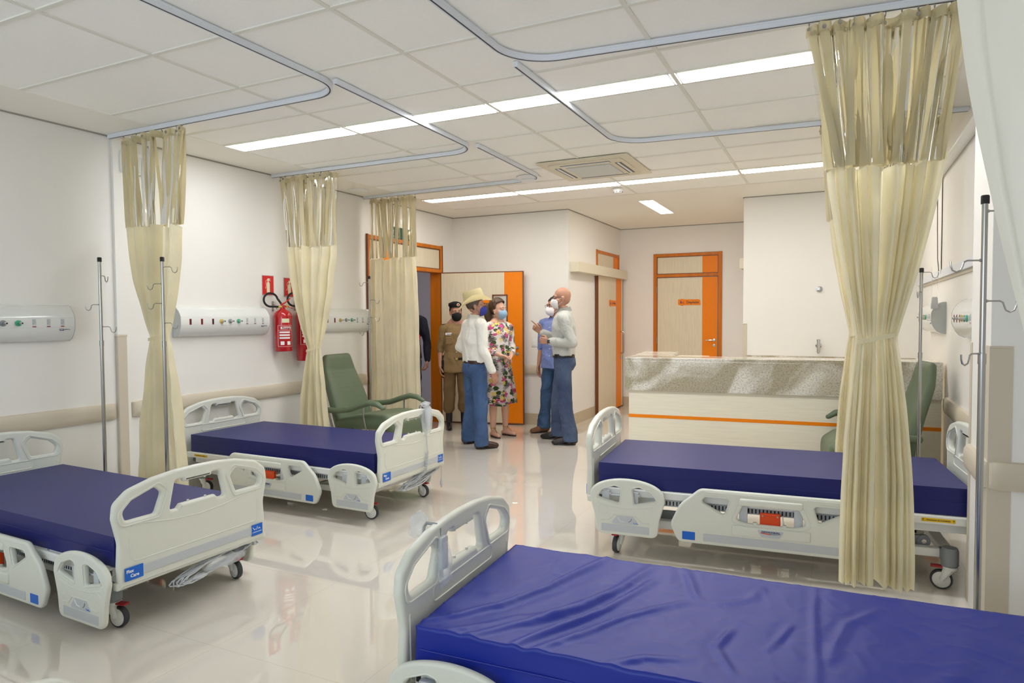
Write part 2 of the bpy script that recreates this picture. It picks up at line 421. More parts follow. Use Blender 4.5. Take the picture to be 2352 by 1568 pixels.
# text / plate planes:  FX+ : facing +x, reading direction +y ; FXm : facing -x ; FY : facing -y, reading +x
def P_px(x, y, z): return basis((0, 1, 0), (0, 0, 1), (1, 0, 0), (x, y, z))
def P_mx(x, y, z): return basis((0, -1, 0), (0, 0, 1), (-1, 0, 0), (x, y, z))
def P_my(x, y, z): return basis((1, 0, 0), (0, 0, 1), (0, -1, 0), (x, y, z))
def P_py(x, y, z): return basis((-1, 0, 0), (0, 0, 1), (0, 1, 0), (x, y, z))
def solid_mesh(b, vox, smooth=3, wr=0., wscale=12., stretch=(1, 1, 1), seed=0.):
    """one continuous skin around overlapping volumes"""
    me = bpy.data.meshes.new('tmp'); b.to_mesh(me); b.free()
    o = bpy.data.objects.new('tmp', me); COL.objects.link(o)
    md = o.modifiers.new('r', 'REMESH'); md.mode = 'VOXEL'; md.voxel_size = vox
    if smooth:
        sm = o.modifiers.new('s', 'SMOOTH'); sm.factor = .5; sm.iterations = smooth
    out = eval_mesh(o); bpy.data.objects.remove(o); bpy.data.meshes.remove(me); out.materials.clear()
    if wr:
        nn = [v.normal.copy() for v in out.vertices]
        for v, q in zip(out.vertices, nn):
            p = V((v.co.x*stretch[0], v.co.y*stretch[1], v.co.z*stretch[2]))*wscale+V((seed, seed*2, 0))
            a = mn.noise(p); c = 1-abs(mn.noise(p*.6+V((9, 4, 2))))*2.6
            v.co += q*wr*(a*.6+max(-.4, c)*.7)
    return out
def smoothmesh(me):
    me.polygons.foreach_set('use_smooth', [True]*len(me.polygons)); return me

# ================================================================= ROOM
def wx(y): return -5.15+.022*(y-2.6)          # face of the left wall
WA = math.atan(.022)                          # the left wall runs 1.3 degrees off the room's axis
YB = 8.41; XJ = -3.245; YF = 10.8; XR = .80; YS = 8.59; YN = -2.4
b = BM(); box(b, -8.2, 2.6, YN-.2, 11.2, -.1, 0); struct('floor', b, 'floor')
def quadwall(name, pts, z0, z1, th, mk='wall'):
    """wall along a polyline (room on its left-hand side), thickened outwards"""
    b = BM()
    for (xa, ya), (xb, yb) in zip(pts, pts[1:]):
        d = V((xb-xa, yb-ya)); n_ = V((d.y, -d.x)).normalized()*th
        q = [(xa, ya), (xb, yb), (xb+n_.x, yb+n_.y), (xa+n_.x, ya+n_.y)]
        lo = [b.verts.new((x, y, z0)) for x, y in q]; hi = [b.verts.new((x, y, z1)) for x, y in q]
        b.faces.new(lo[::-1]); b.faces.new(hi)
        for j in range(4): b.faces.new((lo[j], lo[(j+1) % 4], hi[(j+1) % 4], hi[j]))
    bmesh.ops.recalc_face_normals(b, faces=b.faces); return b
DY0, DY1, DZ = 6.47, 8.10, 2.48               # opening of the corridor door
b = quadwall('', [(wx(DY0), DY0), (wx(YN), YN)], 0, CZ+.2, .15)
me_ = b
for seg, z0, z1 in (([(wx(YB+.1), YB+.1), (wx(DY1), DY1)], 0, CZ+.2), ([(wx(DY1), DY1), (wx(DY0), DY0)], DZ, CZ+.2)):
    q = quadwall('', seg, z0, z1, .15); t = bpy.data.meshes.new('t'); q.to_mesh(t); q.free(); add_mesh(me_, t)
struct('wall_left', me_, 'wall')
b = BM(); box(b, -5.2, XJ, YB, YB+.12, 0, CZ+.2); struct('wall_back', b, 'wall')
b = BM(); box(b, XJ-.12, XJ, YB+.12, 9.56, 0, CZ+.2); box(b, XJ-.12, XJ, 9.56, 10.70, 2.48, CZ+.2); box(b, XJ-.12, XJ, 10.70, YF, 0, CZ+.2)
struct('wall_hallway', b, 'wall')
b = BM(); box(b, XJ-.12, -2.69, YF, YF+.12, 0, CZ+.2); box(b, -2.69, -1.62, YF, YF+.12, 2.48, CZ+.2); box(b, -1.62, 2.5, YF, YF+.12, 0, CZ+.2)
struct('wall_far', b, 'wall')
b = BM(); box(b, -1.04, 2.5, YS, YS+.14, 0, CZ+.2); box(b, -1.04, -.90, YS+.14, YF, 0, CZ+.2); struct('wall_sink', b, 'wall')
b = BM(); box(b, XR, XR+.15, YN, YS, 0, CZ+.2); struct('wall_right', b, 'wall')
b = BM(); box(b, .62, XR, 3.66, 4.15, 0, CZ, bev=.003); struct('wall_pilaster', b, 'wall')
b = BM()
for x0, x1, z0, z1 in ((-5.6, -4.4, 0, CZ+.2), (0.0, .95, 0, CZ+.2), (-4.4, 0, 0, 1.05), (-4.4, 0, 2.45, CZ+.2)): box(b, x0, x1, YN-.15, YN, z0, z1)
struct('wall_near', b, 'wall')
b = BM()
for x in (-4.4, -2.97, -1.5, -.05): box(b, x, x+.05, YN-.1, YN-.04, 1.05, 2.45)
for z in (1.05, 2.40): box(b, -4.4, 0, YN-.1, YN-.04, z, z+.05)
struct('window_1', b, 'track')
b = BM(); box(b, -4.35, -.05, YN-.075, YN-.07, 1.1, 2.4); 
# room behind the corridor door
b2 = BM(); box(b2, -7.4, -7.3, 5.6, 9.2, 0, CZ); box(b2, -7.4, -5.3, 9.1, 9.2, 0, CZ); box(b2, -7.4, -5.3, 5.5, 5.6, 0, CZ)
b.free(); struct('wall_corridor', b2, mat('corridor_paint', (205, 202, 214), .6))
b = BM(); box(b, -7.4, -5.2, 5.5, 9.2, CZ-.3, CZ-.25); struct('ceiling_corridor', b, 'plaster')
b = BM(); box(b, -6.9, -5.8, 7.2, 7.4, CZ-.312, CZ-.302); o = obj('corridor_light', b, emis('led_corridor', LED, 7)); tag(o, 'light strip on the ceiling of the corridor behind the open door', 'ceiling light')

# ceiling: mineral tiles in a T-bar grid, plaster border and hallway
GX = [-4.60, -3.365, -2.132, -.898, .335, .62]
GY0 = 1.893
gy = lambda k: GY0+.5875*k
KN, KF = -7, 10
lights1 = (gy(4)-.225, gy(4)-.012)
b = BM()
box(b, GX[0], GX[-1], gy(KN), gy(KF), CZ+.006, CZ+.03)
o = struct('ceiling', b, 'tile')
b = BM()
t_ = .012
for x in GX[1:-1]: box(b, x-t_, x+t_, gy(KN), gy(KF), CZ-.001, CZ+.01)
for k in range(KN, KF+1): box(b, GX[0], GX[-1], gy(k)-t_, gy(k)+t_, CZ-.0012, CZ+.01)
for yk in (gy(4), gy(9), gy(-1)): box(b, GX[0], GX[-1], yk-.236, yk-.212, CZ-.0012, CZ+.01)
obj('grid', b, 'tbar', o)
b = BM()
box(b, -5.6, GX[0], YN, YB+.1, CZ, CZ+.03); box(b, GX[0], GX[-1], YN, gy(KN), CZ, CZ+.03)
box(b, GX[-1], 1.0, YN, YS, CZ, CZ+.03); box(b, GX[0], GX[-1], gy(KF), YS+.1, CZ, CZ+.03); box(b, XJ-.1, -.9, YS+.1, YF+.1, CZ, CZ+.03)
obj('border', b, 'plaster', o)
# solid grey strips painting in the shade of the gap between wall and ceiling
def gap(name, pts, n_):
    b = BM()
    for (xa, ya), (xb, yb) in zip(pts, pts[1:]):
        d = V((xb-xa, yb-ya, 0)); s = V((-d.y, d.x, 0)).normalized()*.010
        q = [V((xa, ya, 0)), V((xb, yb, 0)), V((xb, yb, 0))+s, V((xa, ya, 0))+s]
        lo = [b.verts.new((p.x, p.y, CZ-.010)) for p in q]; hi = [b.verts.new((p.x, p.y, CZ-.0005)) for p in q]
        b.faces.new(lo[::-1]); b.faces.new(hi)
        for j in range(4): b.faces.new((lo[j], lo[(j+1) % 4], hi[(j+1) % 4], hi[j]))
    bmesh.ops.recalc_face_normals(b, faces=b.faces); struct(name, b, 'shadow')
gap('gap_shade_1', [(wx(YB), YB), (wx(YN), YN)], 1)
gap('gap_shade_2', [(XJ, YB), (wx(YB), YB)], 1)
gap('gap_shade_3', [(XJ, YF), (XJ, YB)], 1)
gap('gap_shade_4', [(-1.04, YF), (XJ, YF)], 1)
gap('gap_shade_5', [(XR, YS), (-1.04, YS), (-1.04, YF)], 1)

# wall pilaster on the left wall with its rounded guard
b = BM(); box(b, 0, .025, 3.405, 3.50, 0, CZ-.002)
o = struct('trim_6', b, 'wall'); o.location = (wx(0)-.0, 0, 0); o.rotation_euler = (0, 0, -WA)

# baseboards
H_ = .155
b = BM(); box(b, -5.0, XJ, YB-.008, YB, 0, H_); struct('baseboard_back', b, 'base')
b = BM(); box(b, XJ, XJ+.008, YB-.008, 9.50, 0, H_); struct('baseboard_hallway', b, 'base')
b = BM(); box(b, XJ, -2.69, YF-.008, YF, 0, H_); box(b, -1.6, -1.04, YF-.008, YF, 0, H_); struct('baseboard_far', b, 'base')
b = BM(); box(b, XR-.008, XR, 4.2, 6.4, 0, .10); struct('baseboard_right', b, 'wall')
b = BM(); box(b, .0, .008, YN, DY0, 0, .10); o = struct('baseboard_left', b, 'wall'); o.location = (wx(0), 0, 0); o.rotation_euler = (0, 0, -WA)

# ---------------------------------------------------------------- doors
def door_sign(par, M4, txt, tsize=.05):
    b = BM()
    lp = rpoly([(-.175, -.045, .04), (-.135, -.045), (-.125, -.054), (-.095, -.054), (-.085, -.045), (.175, -.045, .002), (.175, .045, .04), (-.085, .045), (-.095, .054), (-.125, .054), (-.135, .045), (-.175, .045, .002)], .008)
    add_mesh(b, plate_mesh([lp], .006, .001, 1, M4), 0)
    add_mesh(b, text_mesh('h', .062, M4 @ Matrix.Translation((-.125, 0, .0035)), bold=.002), 1)
    add_mesh(b, text_mesh('c', .062, M4 @ Matrix.Translation((-.09, -.004, .0035)), bold=.002), 2)
    add_mesh(b, text_mesh(txt, tsize, M4 @ Matrix.Translation((.055, -.002, .0035)), bold=.0012), 3)
    return obj('door_sign', b, ['orange', 'navytxt', 'redsign', 'leather'], par)
def leaf(par, wdt, H, th, stripe, name='leaf'):
    """door leaf in local coordinates: x along the width from the hinge, face towards -y"""
    b = BM(); box(b, 0, wdt, -th/2, th/2, 0, H, mi=0)
    e = .013
    for a in ((-.0012, e, 0, H), (wdt-e, wdt+.0012, 0, H)): box(b, a[0], a[1], -th/2-.002, th/2+.002, a[2], a[3], mi=1)
    for z in (-.0012, H-e+.0012): box(b, 0, wdt, -th/2-.0019, th/2+.0019, z, z+e, mi=1)
    obj('leaf', b, ['laminate', 'brownw'], par)
    b = BM(); box(b, stripe[0]*wdt, stripe[1]*wdt, -th/2-.0015, th/2+.0015, e, H-e)
    obj('stripe', b, 'orange', par)
def lever(par, M4, name='handle'):
    b = BM(); lathe(b, [(.024, 0), (.026, .004), (.022, .010), (.010, .012), (.010, .045)], n=16)
    tube(b, [(0, 0, .042), (-.03, 0, .046), (-.11, .0, .046), (-.125, -.004, .042)], .009, 8)
    bmesh.ops.transform(b, matrix=M4, verts=b.verts); obj(name, b, 'chrome', par, True)
    b = BM(); lathe(b, [(.022, 0), (.022, .006), (.012, .009), (.012, .014)], n=16)
    bmesh.ops.transform(b, matrix=M4 @ Matrix.Translation((0, -.085, 0)), verts=b.verts); obj('lock', b, 'steel', par, True)
# door 1: frame with transom in the left wall
D1 = bpy.data.objects.new('door_1', None); COL.objects.link(D1); D1['kind'] = 'structure'; D1.location = (wx(0), 0, 0); D1.rotation_euler = (0, 0, -WA)
b = BM()
for y0, y1 in ((DY0, DY0+.05), (DY1-.05, DY1)): box(b, -.16, .022, y0, y1, 0, DZ, bev=.003)
for z in (DZ-.05, 2.105): box(b, -.16, .022, DY0+.05, DY1-.05, z, z+.045, bev=.003)
obj('frame', b, 'orangew', D1)
b = BM()
for y0, y1 in ((DY0-.004, DY0+.012), (DY1-.012, DY1+.004)): box(b, .0, .026, y0, y1, 0, DZ+.004)
for y0, y1 in ((DY0+.05, DY0+.062), (DY1-.062, DY1-.05)): box(b, -.02, .012, y0, y1, 2.15, DZ-.05)
for z in (2.150, DZ-.062): box(b, -.02, .012, DY0+.05, DY1-.05, z, z+.012)
obj('frame_bead', b, 'brownw', D1)
b = BM(); box(b, -.02, .004, DY0+.05, DY1-.05, 2.15, DZ-.05); obj('transom_panel', b, 'laminate', D1)
b = BM(); box(b, -.018, .006, DY0+.28, DY0+.52, 2.163, DZ-.062); obj('stripe', b, 'orange', D1)
b = BM()
for z in (.25, 1.05, 1.93): cyl(b, (.026, DY1-.03, z-.05), (.026, DY1-.03, z+.05), .008, 8); box(b, .02, .026, DY1-.045, DY1-.01, z-.05, z+.05)
obj('hinge', b, 'steel', D1)
# its leaf, swung open almost onto the back wall
W1 = 1.185; ang = math.atan2(8.345-8.09, -3.895+5.015)
L1 = bpy.data.objects.new('door_2', None); COL.objects.link(L1); L1['kind'] = 'structure'; L1.location = (-5.015, 8.06, .012); L1.rotation_euler = (0, 0, ang)
leaf(L1, W1, 2.095, .036, (.775, .988))
b = BM()
for a in ((.63*W1, .63*W1+.02, 1.0, 1.78), (.815*W1-.02, .815*W1, 1.0, 1.78)): box(b, a[0], a[1], -.026, .026, a[2], a[3])
for z in (1.0, 1.76): box(b, .63*W1, .815*W1, -.026, .026, z, z+.02)
obj('window_frame', b, 'brownw', L1)
b = BM(); box(b, .63*W1+.02, .815*W1-.02, -.020, .020, 1.02, 1.76); obj('vision_pane', b, 'screen', L1)
door_sign(L1, P_my(.50*W1, -.023, 1.66), 'Observação', .042)
lever(L1, P_my(.925*W1, -.020, 1.05))
# hallway sliding door (in the jog wall)
D3 = bpy.data.objects.new('door_3', None); COL.objects.link(D3); D3['kind'] = 'structure'; D3.location = (XJ, 0, 0); D3.rotation_euler = (0, 0, PI/2)
# local x -> +y world, local -y -> +x world
b = BM()
for x0, x1 in ((9.56, 9.61), (10.65, 10.70)): box(b, x0, x1, -.015, .12, 0, 2.48)
for z in (2.43, 2.10): box(b, 9.61, 10.65, -.015, .12, z, z+.045)
obj('frame', b, 'orangew', D3)
b = BM(); box(b, 9.61, 10.65, -.004, .03, 2.145, 2.43); obj('transom_panel', b, 'laminate', D3)
b = BM(); box(b, 10.40, 10.649, -.006, .02, 2.15, 2.43); obj('stripe', b, 'orange', D3)
b = BM(); box(b, 8.47, 10.78, -.125, -.001, 2.085, 2.22, bev=.003); obj('rail_cover', b, 'pale', D3)
D3L = bpy.data.objects.new('door_4', None); COL.objects.link(D3L); D3L['kind'] = 'structure'; D3L.location = (XJ+.032, 9.50, .01); D3L.rotation_euler = (0, 0, PI/2)
leaf(D3L, 1.27, 2.085, .04, (.70, .93))
door_sign(D3L, P_my(.70, -.024, 1.68), 'N. Clínica', .042)
b = BM(); tube(b, [(1.13, -.02, 1.23), (1.13, -.075, 1.22), (1.13, -.08, 1.18), (1.13, -.08, .92), (1.13, -.075, .88), (1.13, -.02, .87)], .012, 10); obj('handle', b, 'chrome', D3L, True)
b = BM(); lathe(b, [(.025, 0), (.025, .006), (.012, .012)], n=14); bmesh.ops.transform(b, matrix=P_my(1.13, -.02, .80), verts=b.verts); obj('lock', b, 'steel', D3L, True)
# storage room door in the far wall
D5 = bpy.data.objects.new('door_5', None); COL.objects.link(D5); D5['kind'] = 'structure'
x0, x1 = -2.69, -1.62
b = BM()
for a in ((x0, x0+.055), (x1-.055, x1)): box(b, a[0], a[1], YF-.02, YF+.1, 0, 2.48, bev=.003)
for z in (2.43, 2.105): box(b, x0+.055, x1-.055, YF-.02, YF+.1, z, z+.045, bev=.003)
obj('frame', b, 'orangew', D5)
b = BM()
for a in ((x0+.055, x0+.066), (x1-.066, x1-.055)): box(b, a[0], a[1], YF-.012, YF, 0, 2.43)
for z in (2.419, 2.15, 2.094): box(b, x0+.055, x1-.055, YF-.012, YF, z, z+.011)
obj('frame_bead', b, 'brownw', D5)
b = BM(); box(b, x0+.06, x1-.06, YF-.004, YF+.03, 2.15, 2.43); obj('transom_panel', b, 'laminate', D5)
b = BM(); box(b, x1-.30, x1-.07, YF-.006, YF+.02, 2.161, 2.419); obj('stripe', b, 'orange', D5)
b = BM(); box(b, x0+.066, x1-.066, YF-.004, YF+.03, .01, 2.094); obj('leaf', b, 'laminate', D5)
b = BM(); box(b, x1-.30, x1-.07, YF-.006, YF+.02, .012, 2.09); obj('stripe', b, 'orange', D5)
door_sign(D5, P_my(-2.12, YF-.009, 1.70), 'Depósito', .052)
lever(D5, P_my(x1-.115, YF-.006, 1.105))
b = BM()
for z in (.3, 1.1, 1.9): cyl(b, (x0+.055, YF-.022, z-.05), (x0+.055, YF-.022, z+.05), .007, 8)
obj('hinge', b, 'steel', D5)
# rail cover of another sliding door on the wing's side wall
b = BM(); box(b, -1.15, -1.041, 9.1, 10.7, 2.09, 2.22, bev=.003); tag(obj('sliding_rail', b, 'pale'), 'end of a pale sliding-door rail cover just left of the white sink wall', 'rail')

# ---------------------------------------------------------------- handrails and corner guards
def railprof(h0=.69, h1=.822, d=.035):
    return [(0, h0), (-d*.6, h0+.004), (-d*.9, h0+.022), (-d, h0+.05), (-d, h1-.05), (-d*.9, h1-.022), (-d*.6, h1-.004), (0, h1)]
def rail(name, label, L, M4, caps=(1, 1)):
    b = BM(); pr = railprof(); xs = [(0, .25), (.012, .72), (.03, .95), (.05, 1)] if caps[0] else [(0, 1)]
    xe = [(L-.05, 1), (L-.03, .95), (L-.012, .72), (L, .25)] if caps[1] else [(L, 1)]
    rings = []
    for x, s in xs+xe:
        zc = (.69+.822)/2; sz = .9+.1*s if s < 1 else 1
        rings.append([b.verts.new((x, y*s, zc+(z-zc)*sz)) for y, z in pr])
    for A, B_ in zip(rings, rings[1:]):
        for j in range(len(pr)): b.faces.new((A[j], A[(j+1) % len(pr)], B_[(j+1) % len(pr)], B_[j]))
    b.faces.new(rings[0][::-1]); b.faces.new(rings[-1]); bmesh.ops.recalc_face_normals(b, faces=b.faces)
    o = obj(name, b, 'rail', None, True, 40); o.matrix_world = M4; tag(o, label, 'handrail', 'beige vinyl wall handrails'); return o
def onleft(y): return Matrix.Translation((wx(y), y, 0)) @ Matrix.Rotation(PI/2-WA, 4, 'Z')
rail('handrail', 'beige handrail on left wall behind the nearest left bed', 3.385-YN-1, onleft(YN+1), (0, 1))
rail('handrail', 'beige handrail on left wall from the nearest pilaster past the red extinguishers to the door', 6.45-3.52, onleft(3.52))
rail('handrail', 'beige handrail on back wall between open door and standing men', 1.78, Matrix.Translation((-5.03, YB, 0)))
def onright(y, x): return Matrix.Translation((x, y, 0)) @ Matrix.Rotation(-PI/2, 4, 'Z')
rail('handrail', 'beige handrail on right wall between counter and pilaster behind the headboard', 6.40-4.17, onright(6.40, XR))
rail('handrail', 'short beige handrail piece on the side face of right pilaster', .47, onright(4.135, .62))
rail('handrail', 'beige handrail piece on the front face of the right pilaster', .175, Matrix.Translation((.622, 3.66, 0)), (1, 0))
def guard(label, x, y, sx, sy, z0, z1, w=.048, rz=0.):
    """L-shaped corner guard; sx, sy tell which way the wings run"""
    b = BM(); t = .004
    box(b, min(0, sx*w), max(0, sx*w), -t if sy > 0 else 0, 0 if sy > 0 else t, z0, z1)
    box(b, -t if sx > 0 else 0, 0 if sx > 0 else t, min(-t*sy, sy*w), max(-t*sy, sy*w), z0, z1)
    box(b, min(-t*sx, sx*w), max(-t*sx, sx*w), min(-t*sy, sy*w), max(-t*sy, sy*w), z1, z1+.012, bev=.002)
    o = obj('corner_guard', b, 'rail'); o.location = (x, y, 0); o.rotation_euler = (0, 0, rz); return tag(o, label, 'corner guard', 'beige wall corner guards')
guard('beige corner guard on the near corner of the right pilaster behind the pole', .62, 3.66, 1, 1, .0, 1.33, .085)
guard('beige corner guard on the far corner of the right pilaster', .62, 4.15, 1, -1, .0, 1.33)
guard('beige corner guard at left end of the white sink wall', -1.04, YS, 1, 1, .86, 1.376)
b = BM(); box(b, .0, .03, 3.40, 3.478, .0, 1.352, bev=.006); box(b, .0, .033, 3.397, 3.481, 1.345, 1.362, bev=.003)
o = obj('corner_guard', b, 'rail'); o.location = (wx(0)+.001, 0, 0); o.rotation_euler = (0, 0, -WA); tag(o, 'tall beige corner guard on left wall beside the first curtain', 'corner guard', 'beige wall corner guards')

# ---------------------------------------------------------------- ceiling lamps
def led(label, x0, x1, y0, y1, group):
    t = thing('ceiling_light', label, 'ceiling light', ((x0+x1)/2, (y0+y1)/2, CZ-.002), 0, group)
    hx, hy = (x1-x0)/2, (y1-y0)/2; b = BM()
    for a in ((-hx, -hx+.006, -hy, hy), (hx-.006, hx, -hy, hy), (-hx, hx, -hy, -hy+.006), (-hx, hx, hy-.006, hy)): box(b, *a, -.001, .004)
    obj('frame', b, 'ledframe', t)
    b = BM(); box(b, -hx+.006, hx-.006, -hy+.006, hy-.006, -.0005, .003); obj('diffuser', b, 'ledw' if y0 > 6 else 'led', t)
rows = ((gy(4)-.21, gy(4)-.014, 'nearer row of ceiling lights', 'nearer row'), (gy(9)-.21, gy(9)-.014, 'farther row of ceiling lights', 'farther row'))
nm = ['first from the left', 'second from the left', 'third from the left', 'fourth from the left']
for y0, y1, g, s in rows:
    for i in range(4):
        led('long white light strip in the ceiling, %s in the %s' % (nm[i], s), GX[i]+.022, GX[i+1]-.022, y0, y1, g)
led('single white light strip set lengthwise in the hallway ceiling', -2.25, -2.065, 8.26, 9.43, None)

# ================================================================= CURTAIN TRACKS
def track(label, pts, rad=.24):
    """ceiling track through 2-D points with rounded bends"""
    lp = []
    n = len(pts)
    for i, p in enumerate(pts):
        p = V(p)
        if 0 < i < n-1:
            a = (V(pts[i-1])-p).normalized(); c = (V(pts[i+1])-p).normalized()
            p0, p1 = p+a*rad, p+c*rad
            for k in range(13):
                s = k/12; ctr = p+a*rad+c*rad; ang = s*PI/2
                q = ctr-(c*math.cos(ang)+a*math.sin(ang))*rad
                lp.append(q)
        else: lp.append(p)
    t = thing('curtain_track', label, 'curtain track', (lp[0].x, lp[0].y, CZ-.002), 0, 'ceiling curtain tracks')
    o0 = lp[0]; b = BM(); b2 = BM()
    def sweep(bm, prof):
        rings = []
        for i, p in enumerate(lp):
            d = (lp[min(i+1, len(lp)-1)]-lp[max(i-1, 0)]).normalized(); s = V((-d.y, d.x))
            rings.append([bm.verts.new((p.x-o0.x+s.x*u, p.y-o0.y+s.y*u, z)) for u, z in prof])
        for A, B_ in zip(rings, rings[1:]):
            for j in range(len(prof)): bm.faces.new((A[j], A[(j+1) % len(prof)], B_[(j+1) % len(prof)], B_[j]))
        bm.faces.new(rings[0][::-1]); bm.faces.new(rings[-1]); bmesh.ops.recalc_face_normals(bm, faces=bm.faces)
    sweep(b, [(-.016, 0), (-.016, -.008), (-.014, -.010), (-.014, -.030), (.014, -.030), (.014, -.010), (.016, -.008), (.016, 0)])
    obj('rail', b, 'track', t, True, 30)
    sweep(b2, [(-.004, -.0302), (-.004, -.0312), (.004, -.0312), (.004, -.0302)]); obj('groove', b2, 'trackd', t)
    return t
track('curtain track around the nearest left bed, holding the first left curtain', [(-2.765, 1.2), (-2.765, 3.36), (wx(3.4)+.03, 3.375)])
track('curtain track curving around the second left bed, holding the second left curtain', [(-2.72, 3.20), (-2.765, 5.045), (wx(5.03)+.01, 5.03)])
track('smallest curtain track near the round vent, holding the third left curtain', [(-2.69, 4.91), (-2.735, 6.37), (wx(6.4)+.01, 6.43)], .2)
track('curtain track curving around the nearest right bed', [(-1.63, 1.2), (-1.63, 3.44), (.61, 3.62)], .26)
track('curtain track curving over the farther right bed toward the right wall', [(-1.64, 3.44), (-1.64, 5.37), (XR-.01, 5.585)], .26)

# ================================================================= CURTAINS
def curtain(label, pos, rz, top, mid, tie, bot, ztie, zbot, nf, amp, seed, mk='curtain', nstrap=14, ztop=2.865, zmid=2.17, mirror=1):
    """top, mid, tie, bot: (x0,x1) extents along the track direction; pos = origin"""
    rnd = random.Random(seed); t = thing('hospital_curtain', label, 'curtain', pos, rz, 'cream hospital curtains')
    ph = [rnd.uniform(0, 6.28) for _ in range(6)]
    def fold(u, A, sh):
        uu = u+.035*math.sin(2*PI*u*1.7+ph[0])+.02*math.sin(2*PI*u*3.1+ph[1])
        s = math.sin(2*PI*nf*uu+sh*.4); s2 = math.sin(2*PI*(nf*.37)*uu+ph[2]); s3 = math.sin(2*PI*nf*1.7*uu+ph[3])
        return A*(math.copysign(abs(s)**.8, s)*(.62+.42*s2)+.34*s3), .35*math.cos(2*PI*nf*uu)
    # ---- cloth
    nu, nv = nf*14, 60; b = BM(); rows_ = []
    for j in range(nv+1):
        z = zmid+(zbot-zmid)*j/nv
        if tie:
            if z > ztie:
                s = (zmid-z)/(zmid-ztie); k = s**1.25
                x0 = mid[0]+(tie[0]-mid[0])*k; x1 = mid[1]+(tie[1]-mid[1])*k
                squeeze = 1-.72*max(0, (s-.45)/.55)**2
            else:
                s = (ztie-z)/(ztie-zbot); k = 1-(1-s)**2.2
                x0 = tie[0]+(bot[0]-tie[0])*k; x1 = tie[1]+(bot[1]-tie[1])*k
                squeeze = .28+.72*min(1, s*2.0)**.7
            d = abs(z-ztie); squeeze *= 1-.25*math.exp(-(d/.03)**2)
        else:
            s = j/nv; x0 = mid[0]+(bot[0]-mid[0])*s; x1 = mid[1]+(bot[1]-mid[1])*s; squeeze = 1
        row = []
        for i in range(nu+1):
            u = i/nu; A, cx_ = fold(u, amp*squeeze*(1 if tie else .9), s)
            x = x0+(x1-x0)*u+cx_*(x1-x0)/nf*.42
            edge = .012*math.sin(3.3*z+ph[4]+5*u)
            wr = .004*mn.noise(V((u*9, z*5, seed)))
            row.append(b.verts.new((x+wr, A+edge+wr*2, z+(.010*math.sin(u*23+ph[5])+.009*math.sin(u*41+ph[4]))*max(0, 1-j/6))))
        rows_.append(row)
    for A, B_ in zip(rows_, rows_[1:]):
        for i in range(nu): b.faces.new((A[i], A[i+1], B_[i+1], B_[i]))
    q = bmesh.ops.solidify(b, geom=b.faces[:], thickness=.0016)
    obj('cloth', b, mk, t, True, 80)
    # ---- hems along the upper edge of the cloth, header band
    def band(name, z0, z1, ext, A0, off, mkk, k=1.0):
        b = BM(); rr = []
        for z in (z0, (z0+z1)/2, z1):
            row = []
            for i in range(nu+1):
                u = i/nu; A, cx_ = fold(u, A0, 0)
                fl = off*(1 if z == z0 else 0)*(.5+.5*math.sin(u*60+ph[1]))
                row.append(b.verts.new((ext[0]+(ext[1]-ext[0])*u+cx_*(ext[1]-ext[0])/nf*.42, A*k+fl, z+.008*math.sin(u*31+ph[2]))))
            rr.append(row)
        for A, B_ in zip(rr, rr[1:]):
            for i in range(nu): b.faces.new((A[i], A[i+1], B_[i+1], B_[i]))
        bmesh.ops.solidify(b, geom=b.faces[:], thickness=.0014); return obj(name, b, mkk, t, True, 80)
    band('header', ztop-.05, ztop, top, amp*.8, -.012, 'strap')
    # ---- clear vinyl window between the straps
    b = BM(); rr = []
    for j in range(9):
        s = j/8; z = ztop-.03+(zmid+.01-ztop+.03)*s; row = []
        for i in range(nf*8+1):
            u = i/(nf*8); A, cx_ = fold(u, amp*.8, s)
            x0 = top[0]+(mid[0]-top[0])*s; x1 = top[1]+(mid[1]-top[1])*s
            row.append(b.verts.new((x0+(x1-x0)*u+cx_*(x1-x0)/nf*.4, A*.8+.004*math.sin(s*9+u*20), z)))
        rr.append(row)
    for A, B_ in zip(rr, rr[1:]):
        for i in range(nf*8): b.faces.new((A[i], A[i+1], B_[i+1], B_[i]))
    obj('clear_window', b, 'clear', t, True, 180)
    # ---- straps
    for k in range(nstrap):
        u = (k+.5)/nstrap; wd = rnd.uniform(.034, .050); tw = rnd.uniform(-.8, .8); u2 = min(1, max(0, u+rnd.uniform(-.09, .09)))
        b = BM(); prev = None
        y0 = fold(u, amp*.8, 0)[0]; y1 = fold(u2, amp*.8, 1)[0]
        for j in range(9):
            s = j/8; z = ztop-.03+(zmid+.005-(ztop-.03))*s
            xa = top[0]+(top[1]-top[0])*u; xb = mid[0]+(mid[1]-mid[0])*u2
            x = xa+(xb-xa)*s; y = y0+(y1-y0)*s+.01*math.sin(s*PI)*math.sin(k*3.)
            a = tw*math.sin(s*PI)+.5*tw; dx, dy = math.cos(a)*wd/2, math.sin(a)*wd/2
            c = (b.verts.new((x-dx, y-dy, z)), b.verts.new((x+dx, y+dy, z)))
            if prev: b.faces.new((prev[0], prev[1], c[1], c[0]))
            prev = c
        bmesh.ops.solidify(b, geom=b.faces[:], thickness=.0012); obj('strap', b, 'strap', t, True, 80)
    # ---- hooks with eyelets
    for k in range(max(4, nstrap//2)):
        u = (k+.1)/(max(4, nstrap//2)-.8); x = top[0]+(top[1]-top[0])*u; y = fold(u, amp*.8, 0)[0]*.9
        b = BM(); cyl(b, (x, y*.2, CZ-.032), (x, y*.5, CZ-.045), .004, 6); tube(b, [(x, y*.5, CZ-.045), (x, y, ztop-.016)], .0022, 6)
        lathe(b, [(.004, -.003), (.010, -.003), (.010, .003), (.004, .003)], (x, y-.004, ztop-.02), 12, axis='y'); obj('hook', b, 'steel', t)
